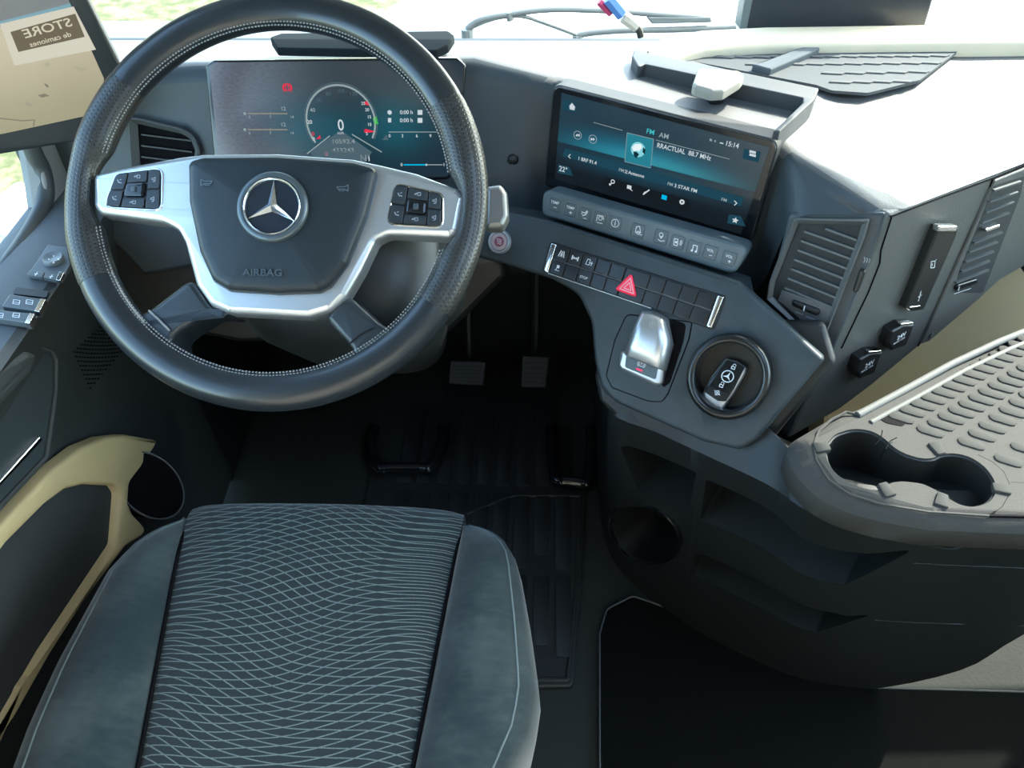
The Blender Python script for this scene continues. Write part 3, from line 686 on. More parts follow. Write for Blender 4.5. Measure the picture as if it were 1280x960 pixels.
pw = Print(FS, h, E_WHITE, ts); pg = Print(FS, h, E_GREY, ts); pb_ = Print(FS, h-0.0003, E_BAR, ts, 'print_bar'); pc = Print(FS, h, E_CYAN, ts, 'print'); pk = Print(FS, h-0.0003, E_BLACK, ts, 'print_bar'); pe = Print(FS, h, E_TEAL, ts, 'print')
pb_.poly([(706, 185), (930, 247), (926, 258), (703, 195)]); pk.poly([(757, 221), (862, 250), (860, 262), (755, 232)])
for q in ([(698, 205), (712, 209), (716, 220), (697, 216)], [(704, 124), (718, 127), (722, 141), (702, 137)], [(930, 186), (951, 190), (948, 203), (928, 198)], [(911, 268), (926, 270), (932, 283), (909, 279)]): pb_.poly(q)
pw.poly([(711, 133), (715, 128.5), (719.5, 134.5), (718.5, 134.5), (718, 138), (712, 136.5), (712, 133)])          # home
for x, y in ((722, 169), (741, 174)):
    pg.ring(x, y, 5.5, 0.8); s_ = -1 if x < 730 else 1
    pw.poly([(x-s_*2.5, y-2), (x+s_*0.3, y), (x-s_*2.5, y+2)]); pw.poly([(x+s_*0.2, y-2), (x+s_*2.6, y+0.3), (x+s_*0.2, y+2)])
pg.line([(742, 153), (778, 163)], 0.7); pg.line([(820, 175), (912, 199)], 0.7)
pe.text('FM', 813, 165, 6.5); pg.text('AM', 830, 170, 6.5); pw.text('RRACTUAL  88.7 MHz', 821, 181.5, 6.2, 0.86, align='L'); pw.text('15:14', 915, 181, 6.5, 0.9)
pg.poly([(887, 173), (890, 174), (890, 177), (887, 176)]); pw.line([(900, 178.5), (904, 179.5)], 1.4); pg.poly([(893, 175), (895, 175.5), (894.5, 178), (893, 177.5)])
for k in (0, 1): pw.poly([(937, 187.5+4*k), (945, 189.5+4*k), (944.6, 192.5+4*k), (936.6, 190.5+4*k)])
# album tile with a globe
pt_ = Print(FS, h, em('tile_blue', (0.02, 0.20, 0.27)), ts, 'tile'); pt_.poly([(784, 166), (817, 174), (813, 210), (781, 202)]); pt_.done()
pg.line([(784, 166), (817, 174), (813, 210), (781, 202)], 0.8, True)
glb = Print(FS, h+0.0003, em('globe_blue', (0.22, 0.60, 0.68)), ts, 'globe'); glb.dot(797.5, 187, 10, 24); glb.done()
gl2 = Print(FS, h+0.0005, em('globe_white', (0.75, 0.85, 0.86)), ts, 'globe'); gl2.poly([(790, 184), (794, 180), (801, 180), (803, 184), (799, 189), (795, 188), (792, 190)]); gl2.done()
gl3 = Print(FS, h+0.0006, em('globe_dark', (0.006, 0.03, 0.045)), ts, 'globe'); gl3.poly([(792, 189), (796, 190), (799, 193), (795, 198), (792, 194)]); gl3.poly([(804, 184), (807, 187), (806, 193), (803, 190)]); gl3.done()
pw.text('1 BRF 91.4', 734, 201, 4.6, 0.9); pg.text('FM  |', 779, 213.5, 4.2); pw.text('2 Antenne', 793, 217.5, 4.4); pg.text('FM  |', 840, 231, 4.2); pw.text('3 STAR FM', 857, 235.5, 4.6); pg.text('FM', 905, 250, 4.2)
pw.line([(713, 193), (710.5, 195.5), (713, 198)], 1.1); pw.line([(918, 251), (921, 254), (918, 256.5)], 1.2)
pw.text('22°', 704, 212, 6.5, 0.9)
pw.ring(766, 227, 2.4, 1.2); pw.line([(764.5, 229), (762, 231.5)], 1.4); pw.dot(762.5, 230.5, 1.6)
pw.poly([(784, 231), (789.5, 232.5), (789, 237), (783.5, 235.5)]); pw.line([(787, 236), (790.5, 238.5)], 1)
pw.poly([(811, 237.5), (806, 242.5), (808, 240), (804.5, 240.5), (806.5, 241.5)]); pw.line([(804, 243), (811.5, 237.5)], 1.8)
pc.poly([(827.5, 243), (834, 245), (833, 250.5), (826.5, 248.5)]); pw.ring(852.5, 252.5, 2.4, 2.2)
st = FS.uv(919, 275.5, h); pw.poly([(st[0]+(0.0045 if k % 2 == 0 else 0.002)*sin(pi*k/5), st[1]+(0.0045 if k % 2 == 0 else 0.002)*cos(pi*k/5)) for k in range(10)], uv=True)
for p_ in (pw, pg, pb_, pc, pk, pe): p_.done()

# --- strip of slate buttons under the touchscreen
cs = empty('button_strip', FC.w(*FC.uv(797, 320)), 'slate grey strip of eleven square buttons directly under the touchscreen', 'button panel')
slab('strip_plate', FC, rnd(FC.L([(680, 235), (938, 309), (919, 343), (678, 268)]), [0.012, 0.010, 0.014, 0.010], 6), -0.03, 0.004, BTN, cs, bev=0.003)
bx = [(693.6, 255.5), (713, 262), (731, 267.5), (750, 273), (769, 279), (797.6, 288), (826.5, 296), (847, 302.7), (867.7, 309.5), (888, 315.5), (911.5, 323)]
kind = ['TEMP-', 'TEMP+', 'fan', 'defrost', 'info', 'truck', 'pin', 'phone', 'note', 'VOL-', 'VOL+']
for (x, y), kd in zip(bx, kind):
    c = FC.uv(x, y, 0.004); b = slab('button', FC, rnd(rect(FC, c, 0.0172, 0.0175), 0.003, 4), 0.002, 0.0054, BTNK, cs, bev=0.0012, loc=FC.w(c[0], c[1], 0.002))
    frame('outline', FC, rnd(rect(FC, c, 0.0182, 0.0185), 0.0033, 4), 0.0008, 0.003, 0.0046, BTNL, b, bev=0.0002)
    p_ = Print(FC, 0.0057, WHITE, b, 'icon')
    if kd[:2] in ('TE', 'VO'):
        p_.text(kd[:-1], x, y-2.2, 3.6, 0.95); p_.line([(x-1.5, y+3.5), (x+2, y+4.3)], 0.9)
        if kd[-1] == '+': p_.line([(x+0.3, y+2.2), (x, y+5.6)], 0.9)
    elif kd == 'fan': p_.line([(x-4, y-3), (x, y-1), (x+3, y-4)], 1.1); p_.line([(x-3, y+2), (x+1, y+1), (x+3.5, y-3)], 1.3); p_.line([(x-2, y+5), (x+2, y+6)], 0.8); p_.dot(x-3.5, y-0.5, 0.9)
    elif kd == 'defrost': p_.line([(x-4.5, y+3), (x-3, y-4), (x+3.5, y-3), (x+4.5, y+1.5)], 1.0); p_.ring(x+0.5, y, 2.4, 1.0); p_.line([(x-4, y+5), (x+3, y+6.5)], 0.9)
    elif kd == 'info': p_.ring(x, y, 5, 0.9); p_.line([(x, y-0.8), (x-0.4, y+3)], 1.2); p_.dot(x+0.3, y-2.6, 0.8)
    elif kd == 'truck': p_.line([(x-3.5, y+2.5), (x-2, y-4.5), (x+2, y-5), (x+3, y+3), (x-3.5, y+2.5)], 0.9); p_.ring(x, y+3, 2, 0.8); p_.line([(x+2, y+5), (x+5, y+6)], 0.8)
    elif kd == 'pin': p_.ring(x, y-2.5, 2.4, 1.0); p_.line([(x-1.8, y-1), (x-0.3, y+2), (x+2, y-0.6)], 1.0); p_.line([(x-4, y+3), (x-1, y+5.5), (x+4, y+5)], 0.9)
    elif kd == 'phone': p_.line([(x-4, y-4.5), (x+0.5, y-3.5), (x-0.5, y+4.5), (x-4.8, y+3.5), (x-4, y-4.5)], 0.9); p_.dot(x-2, y, 1.5); p_.ring(x+1, y, 2.6, 0.8, -50, 50); p_.ring(x+1, y, 4.4, 0.8, -50, 50)
    elif kd == 'note': p_.line([(x-2, y+3.5), (x-1, y-3.2), (x+4, y-2), (x+3, y+4.5)], 1.0); p_.dot(x-3, y+3.6, 1.4); p_.dot(x+2, y+5, 1.4)
    p_.done()

# --- black bar of switches with the hazard key
sb = empty('switch_bar', FL.w(*FL.uv(790, 372)), 'long black bar of small switches with silver ends and a red hazard key', 'switch panel')
BQ = [(679.5, 339), (890, 410.5), (905, 371), (690, 303.5)]      # bottom left, bottom right, top right, top left
bq = FL.L(BQ, 0.002)
slab('bar_base', FL, rnd([bil(bq, s, t_) for s, t_ in ((-0.012, -0.03), (1.012, -0.03), (1.012, 1.03), (-0.012, 1.03))], 0.003, 3), -0.006, 0.002, BLACK, sb, bev=0.001)
for s0, s1 in ((0.0, 0.032), (0.968, 1.0)):
    slab('end_trim', FL, [bil(bq, s, t_) for s, t_ in ((s0, 0.01), (s1, 0.01), (s1, 0.99), (s0, 0.99))], 0.0, 0.005, CHROME, sb, bev=0.0015)
cx = [0.038, 0.122, 0.203, 0.288, 0.372, 0.458, 0.60, 0.69, 0.78, 0.87, 0.962]
ic = {(0, 1): 'lane', (1, 1): 'axle', (2, 1): 'truck', (0, 0): 'esp', (2, 0): 'stop'}
for r_ in (0, 1):
    for k in range(10):
        t0, t1 = ((0.03, 0.475), (0.525, 0.97))[r_]
        q = [bil(bq, s, t_) for s, t_ in ((cx[k]+.003, t0), (cx[k+1]-.003, t0), (cx[k+1]-.003, t1), (cx[k]+.003, t1))]
        bm = NB(); slab_bm(bm, FL, q, 0.001, 0.0045, 0.0008); o = link('switch_key', bm, PIANO, sb, loc=FL.w(*q[0], 0.002), ang=62, wn=True)
        if (k, r_) in ic:
            c = bil(q, 0.5, 0.5); p_ = Print(FL, 0.0049, WHITE, o, 'icon'); P_ = lambda a, b: (c[0]+a*.00095, c[1]+b*.00095)
            n_ = ic[(k, r_)]
            if n_ == 'lane': p_.line([P_(-4, -4), P_(-2, 4)], .001, uv=True); p_.line([P_(4, -4), P_(2, 4)], .001, uv=True); p_.line([P_(0, -3), P_(0, 0)], .001, uv=True); p_.line([P_(-1.5, -4), P_(-.5, 3), P_(.5, 3), P_(1.5, -4)], .0006, uv=True)
            elif n_ == 'axle': p_.line([P_(-4, 0), P_(4, 0)], .001, uv=True); [p_.line([P_(a, -2.5), P_(a, 2.5)], .0016, uv=True) for a in (-4, 4)]; p_.poly([P_(-2, -2), P_(0, 0), P_(-2, 2)], uv=True); p_.poly([P_(2, -2), P_(0, 0), P_(2, 2)], uv=True)
            elif n_ == 'truck': p_.line([P_(-3.5, -3), P_(-2.5, 4), P_(1, 4), P_(1.5, -3), P_(-3.5, -3)], .0008, uv=True); p_.line([P_(4, -3), P_(4, 2)], .0009, uv=True); p_.line([P_(1.8, 0), P_(5.5, 0)], .0008, uv=True)
            elif n_ == 'esp': p_.poly([P_(-1.6, 0), P_(2, 0), P_(2, 4), P_(-1.6, 4)], uv=True); p_.line([P_(-3, -3), P_(3, -3)], .0007, uv=True); p_.line([P_(-1.5, -.5), P_(-1.5, -3)], .0008, uv=True)
            else:
                s_ = FL.wl(FL.w(*c, 0)); x_, y_ = 729.5, 347; p_.text('STOP', x_, y_, 3.4)
            p_.done()
bm = NB(); slab_bm(bm, FL, [bil(bq, s, t_) for s, t_ in ((.035, .487), (.965, .487), (.965, .513), (.035, .513))], 0.001, 0.003); link('divider', bm, mat('divider_grey', (0.12, 0.12, 0.12), 0.35), sb)
slab('lower_trim', FL, [bil(bq, s, t_) for s, t_ in ((.03, -.03), (.66, -.03), (.66, 0.005), (.03, 0.005))], 0.0, 0.0038, SILVER, sb, bev=0.0005)
hz = slab('hazard_key', FL, rnd(FL.L([(789.5, 341), (796, 372), (768, 362)], .006), 0.003), 0.0, 0.0085, RED, sb, bev=0.002)
p_ = Print(FL, 0.0089, PINK, hz, 'hazard_triangle')
for k in (0.62, 0.32):
    cxy = (785.5, 359); p_.line([(cxy[0]+(a-cxy[0])*k, cxy[1]+(b-cxy[1])*k) for a, b in ((789.5, 341), (796, 372), (768, 362))], 1.1, True)
p_.done()

# --- parking brake switch
pk_ = empty('parking_brake_switch', FL.w(*FL.uv(803, 500)), 'silver hooded parking brake switch with a red light left of the key cup', 'brake switch')
pl2 = FL.L([(783, 392), (768, 425), (757, 470), (765, 485), (810, 502), (828, 503), (836, 492), (862, 424), (866, 402)])
frame('plate_groove', FL, rnd(pl2, [0.01, 0.004, 0.012, 0.006, 0.004, 0.008, 0.008, 0.004, 0.004]), 0.0012, -0.001, 0.0006, DEEP, pk_, bev=0.0003)
slab('plate', FL, offs(rnd(pl2, [0.01, 0.004, 0.012, 0.006, 0.004, 0.008, 0.008, 0.004, 0.004]), 0.0012), -0.001, 0.0010, FASCIA, pk_, bev=0.0005)
slab('shade_patch', FL, rnd(FL.L([(838, 398), (858, 405), (855, 425), (838, 478), (828, 486), (826, 440)]), 0.006), 0.0, 0.0014, DEEP, pk_)  # shadow right of the hood, painted in as a flat black sheet
# hood: lofted from its far end to the open mouth
far = FL.L([(799, 392), (836, 404)], 0.006); mid = FL.L([(787, 412), (839, 432)], 0.02); mou = FL.L([(777, 440), (831, 462)], 0.022)
def hoodrow(a, b, h_, hb, n=10, bow=0.0):
    r = []
    for k in range(n+1):
        s = k/n; e = abs(2*s-1)**9; x = a[0]+(b[0]-a[0])*s; y = a[1]+(b[1]-a[1])*s + bow*(1-(2*s-1)**2); r.append(FL.w(x, y, hb+(h_-hb)*(1-e)))
    return r
def lerp2(p, q, t_): return [tuple(V(a).lerp(V(b), t_)) for a, b in zip(p, q)]
rows = [hoodrow(*lerp2(far, mid, -0.18), 0.002, 0.0, bow=0.004), hoodrow(*lerp2(far, mid, -0.08), 0.012, 0.001, bow=0.004), hoodrow(*far, 0.019, 0.002, bow=0.003), hoodrow(*lerp2(far, mid, .5), 0.025, 0.003), hoodrow(*mid, 0.028, 0.004), hoodrow(*lerp2(mid, mou, .5), 0.028, 0.006), hoodrow(*mou, 0.026, 0.008), hoodrow(*lerp2(mid, mou, 1.08), 0.023, 0.009), hoodrow(*lerp2(mid, mou, 1.02), 0.018, 0.008)]
bm = NB(); grid_bm(bm, rows); link('hood', bm, SILVER, pk_, ang=70)
lo_ = FL.L([(777, 437), (832, 460), (828, 481), (820, 482), (776, 462), (773, 455)], 0.008)
slab('lower_frame', FL, rnd(lo_, [.003, .003, .006, .006, .006, .006]), 0.0, 0.012, SILVER, pk_, bev=0.004)
fc = slab('brake_face', FL, rnd(FL.L([(783, 441), (823, 457), (820, 475), (781, 459)], 0.012), 0.003), 0.006, 0.0128, BTN, pk_, bev=0.001)
p_ = Print(FL, 0.0132, WHITE, fc, 'icon'); p_.ring(802, 455, 3.2, 1.0); p_.ring(802, 455, 5.0, 1.0, 130, 230); p_.ring(802, 455, 5.0, 1.0, -50, 50); p_.text('P', 802, 455, 3.8); p_.done()
p_ = Print(FL, 0.0132, REDE, fc, 'red_light'); p_.line([(796, 461), (802.5, 463.5)], 2.2); p_.done()
p_ = Print(FL, 0.0285, mat('engraved', (0.42, 0.43, 0.44), 0.5), pk_, 'engraving'); p_.ring(815, 406, 3.2, 0.8); p_.text('P', 815, 406, 3.6); p_.done()

# --- cup with the key
kc = empty('key_cup', FL.w(*FL.uv(905, 520)), 'round black cup ring on the lower fascia that holds the key', 'key holder')
cc = FL.uv(909, 472, 0.020); RO = 0.0455
def ringloft(fr, c, prof, n=44, sy=1.06):
    return [[fr.w(c[0]+r*cos(2*pi*k/n), c[1]+r*sy*sin(2*pi*k/n), h_) for k in range(n)] for r, h_ in prof]
rows = ringloft(FL, cc, [(RO+.003, -.004), (RO+.002, .012), (RO+.0005, .017), (RO-.003, .0195), (RO-.006, .019), (RO-.0085, .016), (RO-.009, .012), (RO-.010, -.018), (0.001, -.020)])
bm = NB(); grid_bm(bm, rows, closed=True); link('cup', bm, mat('cup_gloss', (0.012, 0.013, 0.013), 0.25), kc, ang=60)
key = empty('car_key', FL.w(*FL.uv(902, 480, .004), .004), 'silver edged black key fob lying in the round cup', 'key')
ko = [(908, 448), (921, 451), (934, 459), (933, 466), (918, 492), (903, 513), (893, 511), (879, 500), (878, 492), (890, 470)]
KF = Fr(FL.w(*FL.uv(905, 480, -.006), -.006), -26, 44)
slab('shell', KF, rnd(KF.L(ko), 0.004, 4), -0.008, 0.006, SILVER, key, bev=0.003, dome=0.001)
kf = [(908, 450), (920, 453), (931, 459.5), (917, 487), (907, 502), (897, 501), (880.5, 489), (892, 470)]
kb = slab('button_face', KF, rnd(KF.L(kf, .007), 0.003, 4), 0.005, 0.0082, GLOSS, key, bev=0.0012)
slab('lower_button', KF, rnd(KF.L([(886, 481), (913, 493), (906, 502), (897, 501), (880.5, 490)], .008), 0.003, 4), 0.006, 0.0086, PIANO, key, bev=0.0008)
p_ = Print(KF, 0.0088, WHITE, kb, 'emblem'); p_.ring(909.5, 470.5, 7, 1.3)
c0 = KF.uv(909.5, 470.5, .0088)
for k in range(3):
    a = R(75+120*k); t_ = (c0[0]+.0062*cos(a), c0[1]+.0062*sin(a)); s1 = (c0[0]+.0012*cos(a+pi/2), c0[1]+.0012*sin(a+pi/2)); s2 = (c0[0]-.0012*cos(a+pi/2), c0[1]-.0012*sin(a+pi/2)); p_.poly([s1, t_, s2], uv=True)
for x, y in ((917, 459), (902, 481.5)):
    p_.line([(x-2, y-1.5), (x+2, y+0.2), (x+1, y+3), (x-3, y+1.5)], 0.9, True); p_.ring(x+1.2, y-2.2, 1.7, 0.8, -30, 200)
p_.ring(896.5, 491, 2.6, 0.8); p_.line([(893, 488), (900, 494)], 0.8); p_.line([(894, 494), (899, 488)], 0.8); p_.done()

# --- start button, light sensor
sbn = empty('start_button', FL.w(*FL.uv(625, 302)), 'round silver engine start button at the right of the wheel rim', 'button')
c = FL.uv(624, 302, .004)
rows = ringloft(FL, c, [(.0155, -.004), (.0155, .004), (.0145, .006), (.0125, .006), (.0115, .004), (.0112, .002)], 32, 1.0); bm = NB(); grid_bm(bm, rows, closed=True); link('ring', bm, SILVER, sbn, ang=60)
slab('button_cap', FL, ellipse(c, .0112, .0112, 32), 0.0, 0.0045, mat('start_rose', (0.42, 0.34, 0.35), 0.4, metal=0.3), sbn, bev=0.001)
bt = slab('button_core', FL, ellipse(c, .0065, .0065, 28), 0.003, 0.0052, mat('start_red', (0.20, 0.05, 0.07), 0.4), sbn, bev=0.0006)
p_ = Print(FL, 0.0056, WHITE, bt); p_.text('ENGINE', 624, 299.4, 1.6); p_.text('START', 624, 302, 1.8); p_.text('STOP', 624, 304.6, 1.8); p_.done()
FSN = fitfr(dash_face, [(632, 190), (650, 190), (650, 208), (632, 208)]); c = FSN.uv(641, 199); rows = ringloft(FSN, c, [(.0078, -.003), (.0078, .002), (.007, .003), (.0062, .002), (.006, .0025), (.0035, .0045), (.0002, .005)], 28, 1.0)
bm = NB(); grid_bm(bm, rows, closed=True); sn = link('light_sensor', bm, DARK, loc=FSN.w(*c, 0), ang=50); tag(sn, 'small round black sensor button between the instrument display and touchscreen', 'sensor')

# ================================================================== VENTS, SOCKETS AND FLAPS ON THE DASH
K6 = 340/1280
def Q(a, b): return (940+a*K6, 180+b*K6)
v1 = empty('air_vent', FV.w(*FV.uv(1025, 420)), 'slatted air vent in a five-sided grey frame right of the touchscreen', 'air vent', 'dashboard air vents')
GREYF = mat('vent_frame_grey', (0.085, 0.092, 0.092), 0.42, bump=0.1, bscale=900)
outer = FV.L([Q(200, 345), Q(555, 352), Q(530, 440), Q(330, 950), Q(315, 950), Q(70, 725), Q(85, 640)])
frame('vent_frame', FV, rnd(outer, [.006, .002, .002, .003, .003, .004, .004]), 0.0065, -0.004, 0.006, GREYF, v1, bev=0.0015, hin=0.003)
slab('vent_back', FV, offs(outer, 0.005), -0.002, -0.001, mat('vent_black', (0.014, 0.018, 0.020), 0.7), v1)
for k in range(8):
    ax, ay = (345, 398) if k == 0 else (262-15.5*k, 367+44*k)
    bx_, by_ = (492, 452) if k == 0 else (503-15.6*k, 450+46.5*k)
    a_ = V(FV.uv(*Q(ax, ay), .002)); b_ = V(FV.uv(*Q(bx_, by_), .002)); d_ = (b_-a_).normalized(); n_ = V((-d_.y, d_.x))
    bm = NB(); hh = 0.0012
    A = [FV.w(*(p+n_*s*hh), h_) for p in (a_, b_) for s, h_ in ((-1, 0.003), (1, 0.003), (1, -0.001), (-1, -0.001))]
    vs = [bm.verts.new(p) for p in A]
    for f_ in ((0, 1, 2, 3), (7, 6, 5, 4), (0, 4, 5, 1), (1, 5, 6, 2), (2, 6, 7, 3), (3, 7, 4, 0)): bm.faces.new([vs[i] for i in f_])
    link('slat', bm, mat('slat_grey', (0.075, 0.088, 0.092), 0.45), v1, loc=FV.w(*a_, 0))
slab('dial_panel', FV, rnd(FV.L([Q(140, 685), Q(382, 765), Q(318, 930), Q(300, 930), Q(118, 740)], .002), .002), -0.001, 0.003, GREYF, v1, bev=0.001)
slab('dark_stripe', FV, FV.L([Q(118, 735), Q(150, 755), Q(318, 905), Q(300, 928)], .003), 0.0, 0.0034, BLACK, v1)
w_ = slab('dial_wheel', FV, rnd(FV.L([Q(192, 730), Q(325, 780), Q(312, 812), Q(185, 760)], .004), .004), 0.0, 0.0065, BLACK, v1, bev=0.003)
p_ = Print(FV, 0.0069, WHITE, w_, 'mark'); p_.line([Q(248, 762), Q(243, 785)], 1.3); p_.done()
p_ = Print(FV, 0.0034, GREYP, v1, 'print'); p_.line([Q(205, 790), Q(240, 803)], 1.2); p_.line([Q(255, 812), Q(295, 826)], 1.6); p_.done()
# heated outlet wheel on the housing's edge
w_ = slab('thumb_wheel', FV, rnd(FV.L([Q(508, 590), Q(538, 596), Q(500, 700), Q(472, 695)], .002), .004), -0.004, 0.004, BLACK, v1, bev=0.002)
p_ = Print(FV, 0.0002, GREYP, v1, 'print')
for k in range(3): p_.line([Q(528+12*k, 532+4*k), Q(532+12*k, 545), Q(526+12*k, 558)], 0.9)
p_.done()

# right hand vent on the passenger panel
v2 = empty('air_vent', FP.w(*FP.uv(1225, 365)), 'slatted air vent on the passenger panel at the right picture edge', 'air vent', 'dashboard air vents')
slab('vent_plate', FP, rnd(FP.L([Q(1136, 168), Q(1330, 90), Q(1330, 440), Q(1200, 600), Q(1060, 730), Q(830, 925), Q(788, 940)], .001), .003), 0.0, 0.003, PANEL, v2, bev=0.002)
opn = FP.L([Q(1140, 195), Q(1282, 150), Q(1262, 240), Q(1140, 560), Q(1085, 700), Q(950, 700), Q(975, 600)], .003)
slab('vent_back', FP, rnd(opn, .003), 0.002, 0.0034, mat('vent_black', (0.014, 0.018, 0.020), 0.7), v2)
L1 = [(1135, 218), (1115, 270), (1097, 320), (1079, 368), (1042, 464), (1020, 506), (1002, 554), (984, 600), (958, 652)]
L2 = [(1262, 176), (1247, 226), (1228, 272), (1208, 322), (1174, 414), (1152, 460), (1134, 505), (1116, 550), (1112, 592)]
for (a, b) in zip(L1, L2):
    a_ = V(FP.uv(*Q(*a), .005)); b_ = V(FP.uv(*Q(*b), .005)); d_ = (b_-a_).normalized(); n_ = V((-d_.y, d_.x))*0.0011
    bm = NB(); slab_bm(bm, FP, [tuple(a_-n_), tuple(b_-n_), tuple(b_+n_), tuple(a_+n_)], 0.002, 0.007); link('slat', bm, mat('slat_grey', (0.075, 0.088, 0.092), 0.45), v2, loc=FP.w(*a_, .002))
slab('adjuster', FP, rnd(FP.L([Q(1092, 398), Q(1160, 376), Q(1165, 388), Q(1096, 412)], .008), .0015), 0.004, 0.010, CHROME, v2, bev=0.001)
w_ = slab('dial_wheel', FP, rnd(FP.L([Q(960, 662), Q(1055, 632), Q(1060, 652), Q(955, 690)], .005), .003), 0.002, 0.007, PIANO, v2, bev=0.0015)
p_ = Print(FP, 0.0074, WHITE, w_, 'mark'); p_.line([Q(976, 672), Q(972, 690)], 1.2); p_.done()
p_ = Print(FP, 0.0036, WHITE, v2, 'print'); p_.line([Q(952, 705), Q(1030, 680)], 1.1); p_.done()
bm = NB(); tube_bm(bm, [FP.w(*FP.uv(*Q(a, b)), .0006) for a, b in ((1130, 166), (1075, 330), (945, 630), (780, 950))], 0.0010, 6); link('seam', bm, DEEP, dash)
bm = NB(); tube_bm(bm, [FP.w(*FP.uv(*Q(a, b)), .0004) for a, b in ((655, 345), (605, 500), (600, 560), (545, 700), (420, 960))], 0.0010, 6); link('seam', bm, DEEP, dash)
bm = NB(); tube_bm(bm, [FP.w(*FP.uv(*Q(a, b)), .0004) for a, b in ((650, 342), (880, 255), (1128, 163), (1300, 95))], 0.0010, 6); link('seam', bm, DEEP, dash)
c = FP.uv(*Q(832, 895)); slab('seam_lug', FP, ellipse(c, .003, .005, 16), 0, .005, GREYF, dash, bev=.001)

# left vent behind the wheel
v3 = empty('air_vent', FCL.w(*FCL.uv(205, 225)), 'dark slatted air vent beyond the left part of the steering wheel', 'air vent', 'dashboard air vents')
lv = FCL.L([(157, 147), (172, 149), (224, 161), (240, 170), (248, 190), (243, 232), (163, 232)])
hV = hF - 0.002
frame('vent_frame', FCL, rnd(lv, [.003, .01, .02, .02, .01, .004, .004]), 0.009, hV-0.002, hV+0.012, GREYF, v3, bev=0.002, hin=hV+0.005)
slab('vent_back', FCL, offs(rnd(lv, .006), 0.008), hV-0.001, hV+0.001, DEEP, v3)
for k in range(4):
    y0_ = 178+14*k; a_ = V(FCL.uv(172, y0_-8, 0)); b_ = V(FCL.uv(236, y0_, 0)); bm = NB(); slab_bm(bm, FCL, [(a_.x, a_.y-.001), (b_.x, b_.y-.001), (b_.x, b_.y+.001), (a_.x, a_.y+.001)], hV, hV+0.005); link('slat', bm, DARK, v3, loc=FCL.w(*a_, hV))

# port flap
pf = empty('port_flap', FP.w(*FP.uv(1150, 385)), 'narrow upright black port flap with a silver cap on the passenger panel', 'flap')
fl_ = [Q(870, 388), Q(962, 388), Q(955, 425), Q(800, 775), Q(738, 785), Q(715, 770)]
slab('flap_door', FP, rnd(FP.L(fl_, .008), .002), 0.0, 0.011, BLACK, pf, bev=0.002)
slab('silver_cap', FP, rnd(FP.L([Q(875, 383), Q(962, 383), Q(960, 412), Q(868, 412)], .0115), .002), 0.006, 0.013, CHROME, pf, bev=0.0015)
slab('silver_foot', FP, rnd(FP.L([Q(742, 766), Q(792, 760), Q(788, 772), Q(740, 778)], .0115), .0008), 0.006, 0.012, CHROME, pf, bev=0.0006)
p_ = Print(FP, 0.0114, WHITE, pf, 'icon'); x, y = Q(853, 568); p_.line([(x-2.4, y-4), (x+2.4, y-4.5), (x+1.4, y+3.6), (x-3, y+4)], 0.9, True); p_.line([(x-1, y-1.5), (x-1.4, y+1.5)], 0.9); p_.dot(*Q(866, 545), 0.7)
x, y = Q(790, 714); p_.line([(x+1.6, y-6), (x-1.6, y+6)], 0.9); p_.line([(x-2, y+1), (x, y+2.5)], 0.8); p_.line([(x+2.4, y-1.5), (x, y+1)], 0.8); p_.dot(x-1.6, y+6, 1.2); p_.done()
# two 24 V sockets
def socket(dx, dy, lab):
    s_ = empty('power_socket', FP.w(*FP.uv(1120+dx, 434+dy)), lab, 'power socket', 'power sockets on the passenger panel')
    body_ = [(1126+dx, 404+dy), (1141+dx, 403+dy), (1131+dx, 430+dy), (1112+dx, 437+dy), (1106+dx, 428+dy), (1112+dx, 412+dy)]
    slab('socket_cap', FP, rnd(FP.L(body_, .010), .003), 0.0, 0.014, BLACK, s_, bev=0.003)
    slab('silver_tab', FP, rnd(FP.L([(1126+dx, 404+dy), (1141+dx, 402.5+dy), (1140.5+dx, 405.5+dy), (1125+dx, 407+dy)], .0145), .0008), 0.010, 0.0155, CHROME, s_, bev=0.0008)
    p_ = Print(FP, 0.0145, WHITE, s_); p_.text('24V', 1127+dx, 420+dy, 4.6, 0.95, rot=R(10)); p_.text('MAX 15A', 1124+dx, 426+dy, 2.2, rot=R(10)); p_.done()
socket(0, 0, 'black 24 volt socket cap, the upper one beside the beige strip')
socket(-40, 35, 'black 24 volt socket cap, the lower one nearest the lower fascia')

# ================================================================== STEERING WHEEL
perf = bpy.data.materials.new('perforated_leather'); perf.use_nodes = True; t = perf.node_tree; b = t.nodes['Principled BSDF']
u, v, _ = uvs(t); S_ = 1/0.0046
uu = mth(t, 'MULTIPLY', u, S_); vv = mth(t, 'MULTIPLY', v, S_)
row = mth(t, 'FLOOR', vv); uu = mth(t, 'ADD', uu, mth(t, 'MULTIPLY', mth(t, 'MODULO', mth(t, 'ABSOLUTE', row), 2.0), 0.5))
fu = mth(t, 'SUBTRACT', mth(t, 'FRACT', uu), 0.5); fv = mth(t, 'SUBTRACT', mth(t, 'FRACT', vv), 0.5)
dd = mth(t, 'SQRT', mth(t, 'ADD', mth(t, 'MULTIPLY', fu, fu), mth(t, 'MULTIPLY', fv, fv)))
hole = smooth(t, dd, 0.14, 0.30)
t.links.new(mixc(t, hole, (0.008, 0.008, 0.008), (0.030, 0.030, 0.027)), b.inputs['Base Color']); b.inputs['Roughness'].default_value = 0.34
bp = t.nodes.new('ShaderNodeBump'); bp.inputs['Strength'].default_value = 0.5; bp.inputs['Distance'].default_value = 0.0006; t.links.new(hole, bp.inputs['Height']); t.links.new(bp.outputs[0], b.inputs['Normal'])

